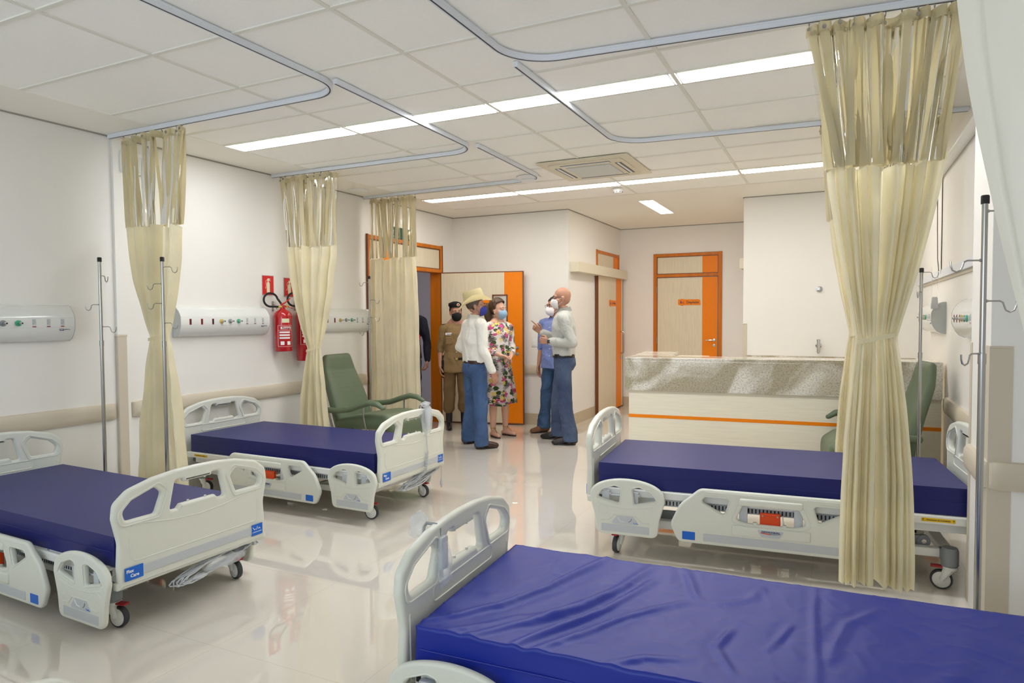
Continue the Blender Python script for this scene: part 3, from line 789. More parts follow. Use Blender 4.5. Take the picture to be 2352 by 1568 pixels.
    if tie:
        b = BM(); cx = (tie[0]+tie[1])/2; hw = (tie[1]-tie[0])/2*.97+.002; dd = amp*.32+.018; rr = []
        for i in range(32):
            a = 2*PI*i/32; x, y = cx+hw*math.cos(a), dd*math.sin(a); z = ztie+.02*math.cos(a)*mirror
            rr.append([b.verts.new((x, y, z-.011)), b.verts.new((x, y, z+.011))])
        for i in range(32): b.faces.new((rr[i][0], rr[(i+1) % 32][0], rr[(i+1) % 32][1], rr[i][1]))
        bmesh.ops.solidify(b, geom=b.faces[:], thickness=.003); obj('tie_band', b, mk, t, True, 80)
    return t
curtain('tied cream curtain on left wall between the two left beds, nearest of the left curtains', (0, 3.375, 0), 0, (-4.95, -4.24), (-4.91, -4.31), (-4.70, -4.48), (-4.83, -4.30), 1.345, .16, 8, .052, 3, nstrap=19)
curtain('tied cream curtain partly hiding the second fire extinguisher', (0, 5.04, 0), 0, (-5.00, -4.28), (-4.93, -4.33), (-4.69, -4.51), (-4.77, -4.45), 1.18, .14, 8, .052, 11, nstrap=19)
curtain('untied straight cream curtain beside the corridor door', (0, 6.42, 0), 0, (-4.96, -4.32), (-4.96, -4.33), None, (-4.99, -4.26), 0, .16, 8, .035, 23, nstrap=19)
curtain('large tied cream curtain in front of the farther right bed', (-.146, 3.56, 0), math.radians(4.5), (0, .66), (.095, .565), (.225, .395), (.165, .475), 1.375, .20, 8, .060, 5, 'curtain', 23, zmid=2.175)
curtain('tied cream curtain behind the large right curtain beside the green chair', (-.14, 5.49, 0), math.radians(5), (.0, .82), (.075, .66), (.215, .36), (.13, .46), 1.355, .22, 8, .055, 31, nstrap=17)
curtain('near cream curtain cut off by the upper right corner of the photo', (0, 1.53, 0), math.radians(3), (.17, .74), (.166, .72), (.335, .50), (.335, .60), 1.33, .2, 3, .035, 44, 'curtainlit', 10)

# ================================================================= BEDS
def arch_outline():
    R = [(-.422, .265, .012), (-.425, .36), (-.418, .48, .1), (-.445, .60, .06), (-.437, .668, .05), (-.37, .722, .08), (-.24, .755, .15), (-.12, .768, .2)]
    return rpoly(R+[(0, .771, .3)]+[(-x, *r) for x, *r in R[::-1]], .03, 6)
def board_holes():
    L = [(-.385, .578, .025), (-.235, .578, .018), (-.198, .672, .022), (-.235, .706, .02), (-.352, .668, .03), (-.398, .625, .03)]
    C = [(-.160, .572, .018), (-.120, .572, .004), (-.100, .592, .004), (.100, .592, .004), (.120, .572, .004), (.160, .572, .018),
         (.128, .716, .02), (.085, .716, .003), (.080, .700, .003), (-.080, .700, .003), (-.085, .716, .003), (-.128, .716, .02)]
    return [rpoly(L), rpoly(C), rpoly([(-x, *r) for x, *r in L[::-1]])]
def raised(b, pts, r=.0035, closed=True, x=0.):
    """half-sunk moulding line on a board, given in the board plane (y,z) at height x"""
    tube(b, [(x, p[0], p[1]) for p in pts], r, 6, closed=closed)
def board_mesh(out):
    """head / foot board standing in the y-z plane; out=-1: outer face towards -x"""
    b = BM(); T = P_px(.0225, 0, 0)
    add_mesh(b, plate_mesh([arch_outline()]+board_holes(), .036, .014, 4, T))
    o = arch_outline(); rim = [(p[0]*.93, (p[1]-.5)*.90+.505) for p in o if p[1] > .47]
    for xf in (.0035, .0415):
        xs = .0415 if xf > .02 else .0035
        for h, g in zip(board_holes(), (1.17, 1.10, 1.17)):
            c = (sum(p[0] for p in h)/len(h), sum(p[1] for p in h)/len(h))
            if abs(c[0]) < .05: continue
            raised(b, [(c[0]+(p[0]-c[0])*g*1.1, c[1]+(p[1]-c[1])*g*1.12) for p in h], .004, True, xs)
    # outer face: panel moulding, smile line, ledge above the label strip
    fx = .0045 if out < 0 else .0405
    raised(b, [(-.36, .55), (-.355, .56), (-.30, .552), (-.15, .528), (0, .518), (.15, .528), (.30, .552), (.355, .56), (.36, .55)], .003, False, fx)
    raised(b, [(-.372, .505), (-.366, .42)]+[(-.36+.03*(1-math.cos(q)), .398-.015*math.sin(q)) for q in (0, .5, 1., 1.57)]+[(.33+.03*math.sin(q), .398-.015*math.cos(q)) for q in (0, .5, 1., 1.57)]+[(.366, .42), (.372, .505)], .003, False, fx)
    # inner face: recessed panel
    fx2 = .0405 if out < 0 else .0045
    raised(b, rpoly([(-.24, .50), (.24, .50), (.24, .555), (-.24, .555)], .02), .004, True, fx2)
    for s in (-1, 1): raised(b, [(s*.39, .30), (s*.395, .52)], .004, False, fx2)
    # little pegs in the centre opening
    for y in (-.05, .05):
        for z, h in ((.592, 1), (.700, -1)): cyl(b, (.022, y, z-.006), (.022, y, z+.008), .006, 8)
    box(b, .010 if out < 0 else .0, .045 if out < 0 else .035, -.432, .432, .262, .300, bev=.008)
    return b
def bed_label_board(par, out):
    """grey strip with the two blue labels on the outer face"""
    T = (lambda x, y, z: P_mx(x, y, z)) if out < 0 else (lambda x, y, z: P_px(x, y, z))
    xf = .0015 if out < 0 else .0435; sg = -1 if out < 0 else 1      # local +x of the text plane runs towards sg*y
    b = BM(); box(b, xf-.002, xf+.002, -.385, .385, .312, .352, bev=.001); obj('label_strip', b, 'strip', par)
    b = BM(); xx = xf+sg*.0018
    Tl = T(xx, 0, 0)
    def pl(u0, u1, v0, v1): return plate_mesh([rpoly([(u0, v0), (u1, v0), (u1, v1), (u0, v1)], .003)], .002, .0004, 1, Tl)
    add_mesh(b, pl(-.40, -.31, .300, .362), 0)
    add_mesh(b, text_mesh('Flex', .021, Tl @ Matrix.Translation((-.393, .343, .0012)), align='LEFT', bold=.0006), 1)
    add_mesh(b, text_mesh('Care', .021, Tl @ Matrix.Translation((-.374, .320, .0012)), align='LEFT', bold=.0006), 1)
    obj('name_label', b, ['blue', 'textw'], par)
    b = BM(); add_mesh(b, pl(.325, .40, .300, .362), 0)
    tube(b, [Tl @ V(p) for p in ((.333, .348, .001), (.345, .332, .001), (.352, .338, .001), (.358, .331, .001), (.363, .350, .001), (.370, .334, .001), (.378, .340, .001), (.384, .332, .001))], .0018, 5, mi=1)
    add_mesh(b, text_mesh('medicinahospitalar', .0085, Tl @ Matrix.Translation((.3625, .320, .0012))), 1)
    obj('brand_label', b, ['blue', 'textw'], par)
def siderail_small():
    dome = [(.2225+.2175*math.cos(a), .318+.110*math.sin(a)**.85, 0) for a in [math.radians(k) for k in range(12, 169, 6)]]
    o = rpoly([(.045, .092, .045), (.40, .092, .045), (.412, .20, .1), (.442, .305, .04)]+dome+[(.003, .305, .04), (.033, .20, .1)], .03, 6)
    h1 = rpoly([(.050, .312, .012), (.178, .282, .010), (.186, .372, .018), (.150, .381, .03), (.085, .358, .03)], .02)
    h2 = [(.445-x, z) for x, z in h1[::-1]]
    return o, [h1, h2]
def siderail_large():
    X0, X1 = .50, 1.58
    o = rpoly([(X0+.05, .092, .05), (X1-.05, .092, .05), (X1-.005, .19, .06), (X1-.06, .31, .12), (X1-.17, .408, .06), (X0+.17, .408, .06), (X0+.06, .31, .12), (X0+.005, .19, .06)], .05, 7)
    h1 = rpoly([(X0+.18, .335, .018), (X0+.30, .27, .012), (X0+.325, .35, .02), (X0+.31, .362, .01), (X0+.20, .362, .018)], .02)
    cx = (X0+X1)/2
    h2 = rpoly([(cx-.18, .248, .03), (cx-.12, .235, .03), (cx+.12, .235, .03), (cx+.18, .248, .03), (cx+.14, .335, .015), (cx+.1, .328, .01), (cx-.1, .328, .01), (cx-.14, .335, .015)], .02)
    h3 = [(X0+X1-x, z) for x, z in h1[::-1]]
    return o, [h1, h2, h3]
def rail_plate(kind, side):
    o, hs = siderail_small() if kind == 's' else siderail_large()
    b = BM(); y = side*.466
    T = basis((1, 0, 0), (0, 0, 1), (0, -1, 0), (0, y, 0))
    add_mesh(b, plate_mesh([o]+hs, .030, .012, 4, T))
    yf = y+side*.0145
    cx = sum(p[0] for p in o)/len(o); cz = sum(p[1] for p in o)/len(o)
    for h in hs:
        c = (sum(p[0] for p in h)/len(h), sum(p[1] for p in h)/len(h))
        tube(b, [(c[0]+(p[0]-c[0])*1.16, yf, c[1]+(p[1]-c[1])*1.2) for p in h], .0035, 6, closed=True)
    if kind == 's':
        tube(b, [(.05, yf, .275), (.13, yf, .258), (.215, yf, .252), (.30, yf, .258), (.38, yf, .275)], .003, 6)
        for x in (.085, .345): tube(b, [(x+.028*math.cos(a), yf, .235+.028*math.sin(a)) for a in [2*PI*i/16 for i in range(16)]], .0018, 5, closed=True)
        tube(b, [(.07, yf, .175), (.12, yf, .178), (.15, yf, .212), (.28, yf, .212), (.31, yf, .178), (.36, yf, .175)], .0035, 6)
    else:
        box(b, cx-.16, cx+.16, min(yf-side*.01, yf+side*.012), max(yf-side*.01, yf+side*.012), .335, .375, bev=.009)
        box(b, cx-.20, cx+.20, min(yf-side*.01, yf+side*.010), max(yf-side*.01, yf+side*.010), .165, .222, bev=.009)
        tube(b, [(.70, yf, .392), (cx-.2, yf, .392), (cx+.2, yf, .392), (1.38, yf, .392)], .0025, 6)
        for x in (cx-.09, cx+.06): box(b, x, x+.02, y-.012, y+.012, .23, .243, bev=.003)
    return b
def rail_labels(par, kind, side):
    yf = side*.4815
    T0 = P_my if side < 0 else P_py
    def P(x, z): return T0(x, yf, z)
    def rectp(x0, x1, z0, z1, name, mk, dy=.0):
        b = BM(); lp = rpoly([(-(x1-x0)/2, -(z1-z0)/2), ((x1-x0)/2, -(z1-z0)/2), ((x1-x0)/2, (z1-z0)/2), (-(x1-x0)/2, (z1-z0)/2)], .004)
        add_mesh(b, plate_mesh([lp], .003, .0006, 1, P((x0+x1)/2, (z0+z1)/2))); return obj(name, b, mk, par)
    if kind == 's':
        rectp(.075, .355, .112, .155, 'label_strip', 'strip')
        b = BM(); cx = .215; T = P(cx, .182)
        add_mesh(b, plate_mesh([rpoly([(-.085, -.022, .012), (.085, -.022, .012), (.045, .027, .008), (-.045, .027, .008)], .01)], .003, .0005, 1, T), 0)
        T2 = T @ Matrix.Translation((0, 0, .0018))
        tube(b, [T2 @ V(p) for p in ((-.045, .018, 0), (-.025, -.005, 0), (.0, -.007, 0))], .0022, 5, mi=1)
        arc = [(-.003+.033*math.cos(a), .016+.026*math.sin(a), 0) for a in [-PI/2+.5+i*.22 for i in range(6)]]
        tube(b, [T2 @ V((p[0]+.008, p[1], 0)) for p in arc], .0016, 5, mi=2)
        tube(b, [T2 @ V(p) for p in ((.048, -.006, 0), (.054, -.014, 0), (.058, -.010, 0), (.062, -.014, 0), (.065, -.006, 0), (.07, -.014, 0), (.077, -.013, 0))], .0014, 5, mi=3)
        obj('angle_label', b, ['strip', 'textw', 'greyd', 'blue'], par)
    else:
        rectp(.69, 1.40, .112, .155, 'label_strip', 'strip')
        rectp(.575, .645, .112, .158, 'blue_label', 'blue'); rectp(1.435, 1.505, .112, .158, 'blue_label', 'blue')
        b = BM(); T = T0(1.04, yf+side*.0115, .194)
        add_mesh(b, plate_mesh([rpoly([(-.045, -.02, .01), (.045, -.02, .01), (.07, .018, .008), (-.07, .018, .008)], .01)], .002, .0005, 1, T), 0)
        T2 = T @ Matrix.Translation((0, 0, .0012))
        add_mesh(b, text_mesh('TRENDELENBURG', .0115, T2 @ Matrix.Translation((0, .009, 0)), bold=.0004), 1)
        tube(b, [T2 @ V((x*.01, -.001+.00055*x*x*.35, 0)) for x in range(-5, 1)], .0026, 5, mi=2)
        tube(b, [T2 @ V((x*.01, -.001+.00055*x*x*.35, 0)) for x in range(0, 6)], .0026, 5, mi=3)
        obj('tilt_gauge', b, ['strip', 'navytxt', 'orangep', 'greyp'], par)
CREASES = [([(.08, -.36), (.27, -.17), (.37, .03), (.44, .25), (.49, .42)], .022, .026), ([(.26, -.40), (.41, -.24), (.52, -.07), (.61, .13), (.67, .38)], .022, .024),
           ([(.42, -.41), (.51, -.23), (.60, -.07), (.71, .24)], .02, .026), ([(.49, -.42), (.58, -.27), (.70, -.08), (.86, .10)], .02, .020), ([(.18, -.40), (.30, -.30), (.45, -.15), (.56, .05)], .02, .012),
           ([(1.27, .40), (1.26, .12), (1.26, -.40)], .014, .007), ([(.99, -.19), (1.02, -.05)], .014, .013), ([(1.13, -.14), (1.17, -.02), (1.19, .05)], .014, .010), ([(.98, -.17), (1.05, -.34)], .014, .013),
           ([(1.29, -.16), (1.36, .12), (1.47, .3)], .018, .009), ([(1.45, -.3), (1.62, -.1), (1.7, .2)], .03, .008), ([(.80, .40), (.86, .25), (.90, .12)], .018, .012), ([(.72, -.40), (.80, -.33), (.92, -.30)], .018, .014),
           ([(1.1, -.40), (1.2, -.33), (1.3, -.31)], .016, .010), ([(.95, .12), (1.05, .2), (1.1, .36)], .02, .008)]
def mattress_mesh(L, W, z0, z1, wr=0., seed=0):
    nx, ny, nz = (220, 100, 10) if wr else (60, 26, 6); b = BM(); x0 = .075
    def P(u, v, w):
        r = .018; x = x0+L*u; y = (v-.5)*W; z = z0+(z1-z0)*w
        p = V((x, y, z))
        if wr:
            def ridge(q, k): return max(0, 1-abs(mn.noise(q))*k)
            top = w**2
            a = math.radians(28); s = (x*math.cos(a)+y*math.sin(a)); t_ = -x*math.sin(a)+y*math.cos(a)
            f = max(0, 1-u*.75)
            h = .0035*mn.noise(V((x*6, y*6, 5)))+.0016*ridge(V((x*14, y*10, 2.3)), 6)
            px_ = x+.012*mn.noise(V((x*4, y*4, 9))); py_ = y+.02*mn.noise(V((x*3, y*5, 19)))
            for pl, wd, hh in CREASES:
                best = 9; tt = 0; N_ = len(pl)-1
                for i_, (A_, B2) in enumerate(zip(pl, pl[1:])):
                    ex, ey = B2[0]-A_[0], B2[1]-A_[1]; q_ = max(0, min(1, ((px_-A_[0])*ex+(py_-A_[1])*ey)/(ex*ex+ey*ey)))
                    dd = math.hypot(px_-A_[0]-ex*q_, py_-A_[1]-ey*q_)
                    if dd < best: best = dd; tt = (i_+q_)/N_
                if best < wd*4: h += hh*(math.exp(-(best/wd)**2)-.5*math.exp(-(best/(wd*2.2))**2))*(.25+.75*math.sin(PI*min(1, max(0, tt*.92+.06))))
            p.z += wr*h*top
            if w < .999: p.y += wr*(.010*mn.noise(V((x*5, z*9, v*3)))+.006*math.sin(x*17+z*20)*(1-w))*(1 if v > .5 else -1)
        return p
    verts = {}
    def key(i, j, k):
        if (i, j, k) not in verts:
            p = P(i/nx, j/ny, k/nz)
            verts[(i, j, k)] = b.verts.new(p)
        return verts[(i, j, k)]
    for i in range(nx):
        for j in range(ny):
            for k in (0, nz): b.faces.new([key(i, j, k), key(i+1, j, k), key(i+1, j+1, k), key(i, j+1, k)][::(1 if k else -1)])
    for i in range(nx):
        for k in range(nz):
            for j in (0, ny): b.faces.new([key(i, j, k), key(i+1, j, k), key(i+1, j, k+1), key(i, j, k+1)][::(-1 if j else 1)])
    for j in range(ny):
        for k in range(nz):
            for i in (0, nx): b.faces.new([key(i, j, k), key(i, j+1, k), key(i, j+1, k+1), key(i, j, k+1)][::(1 if i else -1)])
    es = [e for e in b.edges if len(e.link_faces) == 2 and e.calc_face_angle(0) > 1.0]
    bmesh.ops.bevel(b, geom=es, offset=.010, segments=3, profile=.6, affect='EDGES')
    bmesh.ops.recalc_face_normals(b, faces=b.faces); return b
UP = {'footboard', 'headboard', 'mattress', 'platform', 'side_rail', 'mechanism', 'board_bracket', 'release_lever', 'warning_label', 'rail_bracket', 'cross_tube', 'mattress_seam', 'perforated_rail'}
def make_bed():
    t = thing('hospital_bed', 'x', 'hospital bed', (0, 0, 0), 0, 'hospital beds with navy mattresses')
    fb = obj('footboard', board_mesh(-1), 'ivory', t, True, 50); bed_label_board(fb, -1)
    hb = obj('headboard', board_mesh(1), 'ivory2', t, True, 50); bed_label_board(hb, 1)
    me = hb.data; me.transform(Matrix.Translation((2.035, 0, 0)))
    for c in hb.children: c.data.transform(Matrix.Translation((2.035, 0, 0)))
    obj('mattress', mattress_mesh(1.90, .80, .358, .50), 'matt', t, True, 60)
    b = BM()
    for s in (-1, 1): tube(b, [(.09, s*.4005, .425), (1.96, s*.4005, .425)], .0022, 6)
    obj('mattress_seam', b, 'matt', t)
    b = BM(); L0, L1_, W_ = .075, 2.0, .425
    for s in (-1, 1): box(b, L0, L1_, min(s*W_, s*(W_-.02)), max(s*W_, s*(W_-.02)), .312, .356, bev=.006)
    for x in (L0, L1_-.03): box(b, x, x+.03, -W_, W_, .315, .354, bev=.006)
    for x0, x1 in ((.11, .62), (.64, 1.15), (1.17, 1.97)): box(b, x0, x1, -.40, .40, .345, .356)
    obj('platform', b, 'white', t)
    b = BM()
    for s in (-1, 1):
        box(b, .10, 1.98, s*.335-.02, s*.335+.02, .255, .30, bev=.003)
    for x in (.22, .75, 1.25, 1.86): box(b, x-.02, x+.02, -.34, .34, .262, .296)
    obj('cross_tube', b, 'white', t)
    for s in (-1, 1):      # slotted side channels
        b = BM(); box(b, .45, 1.62, s*.375-.003, s*.375+.003, .262, .300)
        for k in range(58): box(b, .47+k*.0196, .477+k*.0196, s*.375-.0045, s*.375+.0045, .269, .293, mi=1)
        obj('perforated_rail', b, ['strip', 'black'], t)
    b = BM()
    for s in (-1, 1):
        for x in (.045, 1.985): box(b, x-.012, x+.055, s*.30-.035, s*.30+.035, .25, .345, bev=.006)
    obj('board_bracket', b, 'greyd', t)
    for s in (-1, 1):
        for kd, xs in (('s', (.13, .30)), ('l', (.90, 1.18))):
            r = obj('side_rail', rail_plate(kd, s), 'ivory', t, True, 50); rail_labels(r, kd, s)
            b = BM()
            for x in xs:
                box(b, x-.022, x+.022, s*.444-.012, s*.444+.012, .20, .345, bev=.004)
                cyl(b, (x-.03, s*.445, .325), (x+.03, s*.445, .325), .008, 8); cyl(b, (x-.03, s*.455, .215), (x+.03, s*.455, .215), .006, 8)
            tube(b, [(xs[0], s*.44, .318), (xs[1], s*.44, .318)], .006, 8)
            obj('rail_bracket', b, 'strip', t, True)
            if kd == 'l':
                b = BM(); box(b, .985, 1.09, s*.444-.012, s*.444+.014, .225, .292, bev=.006); box(b, .985, 1.09, s*.444-.004, s*.444+.018, .275, .292, bev=.004)
                for x in (1.0, 1.075): cyl(b, (x, s*.47, .285), (x, s*.474, .285), .005, 8, mi=1)
                tube(b, [(1.10, s*.455, .29), (1.105, s*.46, .25), (1.10, s*.455, .225)], .004, 6, mi=1)
                obj('release_lever', b, ['orangep', 'chrome'], t)
        b = BM(); T = (P_my if s < 0 else P_py)(1.83, s*.4255, .334)
        add_mesh(b, plate_mesh([rpoly([(-.075, -.0095), (.075, -.0095), (.075, .0095), (-.075, .0095)], .002)], .001, .0002, 1, T), 0)
        add_mesh(b, text_mesh('Acionamento da Cremalheira', .0088, T @ Matrix.Translation((0, 0, .0007)), bold=.0002), 1)
        for x in (-.067, .067): cyl(b, T @ V((x, .003, .0005)), T @ V((x, .003, .0012)), .003, 8, mi=1); cyl(b, T @ V((x, -.004, .0005)), T @ V((x, -.004, .0012)), .0016, 8, mi=1)
        obj('warning_label', b, ['yellow', 'black'], t)
    b = BM()                                                       # actuators under the platform
    cyl(b, (.35, .1, .25), (.95, .06, .24), .028, 14); box(b, .93, 1.12, .0, .12, .19, .27, bev=.01)
    cyl(b, (1.7, -.1, .25), (1.25, -.06, .24), .028, 14); box(b, 1.12, 1.28, -.12, 0, .19, .27, bev=.01)
    obj('mechanism', b, 'greyd', t, True)
    b = BM()                                                       # chassis
    for s in (-1, 1): box(b, .20, 1.93, s*.29-.025, s*.29+.025, .155, .200, bev=.005)
    for x in (.24, 1.90): box(b, x-.03, x+.03, -.30, .30, .158, .198, bev=.005)
    for x in (.72, 1.35): box(b, x-.02, x+.02, -.28, .28, .155, .19, bev=.004)
    obj('chassis', b, 'white', t)
    for s in (-1, 1):
        for xa, xb in ((.55, .36), (1.58, 1.80)):
            b = BM(); d = V((xb-xa, 0, .08)); box(b, min(xa, xb), max(xa, xb), s*.24-.012, s*.24+.012, .185, .245, bev=.01)
            for x in (xa, xb):
                cyl(b, (x, s*.24-.016, .215), (x, s*.24+.016, .215), .032, 16); cyl(b, (x, s*.24+s*.014, .215), (x, s*.24+s*.022, .215), .012, 10, mi=1)
            obj('lift_arm', b, ['greyp', 'chrome'], t, True)
    for x in (.185, 1.90):
        for s in (-1, 1):
            b = BM(); yy = s*.345
            lathe(b, [(.036, .128), (.040, .133), (.040, .205), (.034, .222), (.012, .226)], (x, yy, 0), 20)
            box(b, min(x, x+(.09 if x < 1 else -.04)), max(x, x+(.09 if x < 1 else -.04)), min(yy, s*.27), max(yy, s*.27), .150, .203, bev=.006)
            obj('corner_sleeve', b, 'greyp', t, True)
            ox = -.036
            b = BM(); lathe(b, [(.028, .106), (.036, .110), (.036, .124), (.02, .127)], (0, 0, 0), 18)
            for q in (-1, 1): tube(b, [(-.002, q*.012, .114), (-.014, q*.020, .096), (ox, q*.021, .051)], [.024, .022, .012], 10)
            tube(b, [(.0, 0, .118), (-.012, 0, .110), (-.026, 0, .108)], [.034, .030, .018], 12)
            c = obj('caster', b, 'white', t, True); c.location = (x, yy, 0); c.rotation_euler = (0, 0, s*.18)
            b = BM(); lathe(b, [(.040, -.013), (.0485, -.014), (.051, -.008), (.051, .008), (.0485, .014), (.040, .013)], (ox, 0, .051), 30, axis='y')
            obj('tyre', b, 'tyre', c, True)
            for q in (-1, 1):
                b = BM(); lathe(b, [(.041, -.004), (.041, .003), (.036, .007), (.01, .010), (.004, .012)] if q > 0 else [(.004, -.012), (.01, -.010), (.036, -.007), (.041, -.003), (.041, .004)], (ox, q*.013, .051), 26, axis='y')
                obj('wheel_cover', b, 'white', c, True)
            b = BM(); box(b, -.085, -.025, -.018, .018, .112, .122, bev=.004); obj('brake_pedal', b, 'redp', c)
    return t
def lift(t, dz):
    for c in t.children:
        if c.name.split('.')[0] in UP: c.location.z += dz
def place_bed(t, loc, rz, dz, label):
    t.location = loc; t.rotation_euler = (0, 0, rz); t['label'] = label; lift(t, dz); return t
bedR1 = make_bed()
bedL2 = copy_tree(bedR1); bedL1 = copy_tree(bedR1); bedR2 = copy_tree(bedR1); bedL0 = copy_tree(bedR1)
place_bed(bedL1, (-2.945, 2.375, 0), PI-.035, -.034, 'white bed with navy mattress cut off by the left edge of the photo')
bedL2.scale = (1.022, 1, 1)
place_bed(bedL2, (-2.925, 4.30, 0), PI-.01, .0, 'white bed with navy mattress on the left side beside the green recliner')
bedR1.scale = (1.05, 1.04, 1.04)
for c in bedR1.children:
    if c.name.startswith('caster') and c.location.x < 1 and c.location.y < 0: c.rotation_euler.z = 1.45
place_bed(bedR1, (-1.462, 4.43, 0), .085, .045, 'white bed with navy mattress on the right in front of the granite counter')
place_bed(bedR2, (-1.315, 2.20, 0), .045, -.012, 'white bed with loose creased navy mattress cover, nearest to the camera')
place_bed(bedL0, (-1.47, .47, 0), PI, .0, 'white bed whose footboard tip shows in the bottom left corner')
for c in bedL1.children:
    pass
for t_ in (bedL1, bedL2):                                          # far-side short rail hangs a little further in
    for c in t_.children:
        if c.name.startswith('side_rail') and c.data.vertices[0].co.y < 0 and max(v.co.x for v in c.data.vertices) < .6: c.location.x += .10; c.location.y += .02
for c in bedR1.children:
    if c.name.startswith('side_rail') and max(v.co.x for v in c.data.vertices) < .6: c.location.x += .035
for c in bedR2.children:                                           # this cover is loose and creased
    if c.name.startswith('mattress') and 'seam' not in c.name:
        nb = mattress_mesh(1.93, .83, .350, .50, 1.0, 3.); me = bpy.data.meshes.new('mattress'); nb.to_mesh(me); nb.free()
        me.materials.append(M['matt2']); me.polygons.foreach_set('use_smooth', [True]*len(me.polygons)); c.data = me
    if c.name.startswith('mattress_seam'): c.data = c.data.copy(); c.data.materials[0] = M['matt2']; c.scale = (1, 1.043, 1)

# hand controls in plastic wrap and their cables
def wrapmesh(b, c, r, seed, mi=0):
    f0 = len(b.verts); ball(b, c, r, mi, 3)
    b.verts.ensure_lookup_table()
    for v in b.verts[f0:]:
        d = (v.co-V(c)); n_ = mn.noise(v.co*38+V((seed, 0, 0))); v.co += d*(n_*.38+abs(mn.noise(v.co*90))*.2)
def remote(label, loc, rz, long=True):
    t = thing('hand_remote', label, 'bed remote', loc, rz)
    b = BM()      # hook over the board, then the handset
    tube(b, [(.03, 0, -.035), (.032, 0, .004), (.02, 0, .018), (-.02, 0, .018), (-.032, 0, .004), (-.034, 0, -.03)], .006, 8); obj('hook', b, 'greyp', t, True)
    b = BM()
    if long: box(b, -.058, -.036, -.028, .028, -.165, -.005, bev=.008)
    else: box(b, .034, .056, -.024, .024, -.14, -.02, bev=.008)
    obj('handset', b, 'strip', t, True)
    b = BM()
    if long:
        tube(b, [(-.03, 0, .03), (-.045, .0, -.01), (-.05, 0, -.08), (-.05, 0, -.16), (-.04, .0, -.215)], [.012, .034, .038, .034, .012], 12)
        wrapmesh(b, (-.03, .01, .028), (.03, .045, .02), 3)
    else:
        wrapmesh(b, (-.055, 0, .01), (.032, .034, .045), 5); tube(b, [(.045, 0, -.04), (.047, 0, -.10), (.045, 0, -.17), (.043, .003, -.21)], [.02, .03, .028, .006], 10)
    for v in b.verts: v.co += V((1, 1, .4))*.006*mn.noise(v.co*60)
    obj('plastic_wrap', b, 'valveb', t, True, 180)
    return t
remote('hand remote in clear plastic hooked over the footboard of the second left bed', (-2.947, 4.45, .775), PI, True).rotation_euler = (0, 0, 0)
o = bpy.data.objects['hand_remote']; o.rotation_euler = (0, 0, PI)
remote('hand remote in clear plastic hooked over the footboard of the creased bottom right bed', (-1.302, 2.015, .728), .045, False)
def coil(b, pts, R, r, turns, mi=0):
    out = []; n = turns*10; L = [V(p) for p in pts]
    def at(s):
        k = s*(len(L)-1); i = min(int(k), len(L)-2); return L[i].lerp(L[i+1], k-i), (L[i+1]-L[i]).normalized()
    for i in range(n+1):
        p, d = at(i/n); s, t_, _ = frame_of(d); a = 2*PI*i/10; out.append(p+(s*math.cos(a)+t_*math.sin(a))*R)
    tube(b, out, r, 5, mi)
def cable(label, bx, yc, zc, plug, seed, coiltop=None, wrap=False):
    rnd = random.Random(seed); t = thing('power_cable', label, 'cable', (bx, yc, zc))
    b = BM()
    for k in range(8):
        pts = []; a0 = rnd.uniform(0, .5); ey = rnd.uniform(.20, .27); ez = rnd.uniform(.020, .038)
        for i in range(25):
            a = 2*PI*i/24+a0; pts.append((rnd.uniform(-.006, .006)+.02*math.sin(a*2+k), ey*math.cos(a), ez*math.sin(a)+.10*math.cos(a)*.35+rnd.uniform(-.004, .004)))
        tube(b, pts[:-1], .0038, 6, closed=True)
    obj('coiled_loops', b, 'strip', t, True)
    b = BM()
    if plug:
        px = plug; tube(b, [(.0, px, .07), (.012, px+.005, .02), (.014, px, -.04), (.014, px, -.07)], .0035, 6)
        tube(b, [(.014, px, -.065), (.014, px, -.10), (.014, px, -.125)], [.006, .011, .010], 10)
        for s in (-.005, .005): cyl(b, (.014, px+s, -.125), (.014, px+s, -.143), .0022, 6, mi=1)
        obj('plug', b, ['strip', 'steel'], t, True)
    else: b.free()
    if coiltop:
        b = BM(); tube(b, [(coiltop[0], coiltop[1], coiltop[2]), (coiltop[0]+.004, coiltop[1]+.004, coiltop[2]-.14)], .003, 6)
        coil(b, [(coiltop[0]+.004, coiltop[1]+.004, coiltop[2]-.14), (coiltop[0]+.01, coiltop[1]-.03, .06), (.02, coiltop[1]-.12, -.005), (.01, coiltop[1]-.26, .0)], .010, .0028, 42)
        obj('coiled_cord', b, 'strip', t, True)
    if wrap:
        b = BM(); wrapmesh(b, (.02, .06, -.005), (.028, .12, .03), seed); wrapmesh(b, (.02, -.12, -.035), (.02, .04, .016), seed+1)
        obj('plastic_wrap', b, 'valveb', t, True, 180)
    return t
cable('grey cable bundle with plug hanging under footboard of the second left bed', -2.965, 4.43, .215, .29, 2, coiltop=(.05, .02, .35))
cable('cable bundle in clear plastic under footboard of the nearest left bed', -2.985, 2.50, .185, None, 5, wrap=True)
t = thing('power_cable', 'short grey cable with plug hanging at the footboard corner of the farther right bed', 'cable', (-1.37, 4.12, .33))
b = BM(); tube(b, [(0, 0, 0), (.01, -.01, -.06), (.0, -.012, -.10)], .0035, 6); tube(b, [(0, -.012, -.10), (0, -.013, -.135), (0, -.013, -.15)], [.006, .011, .009], 10)
for s in (-.004, .004): cyl(b, (s, -.013, -.15), (s, -.013, -.17), .002, 6)
obj('plug', b, 'strip', t, True)

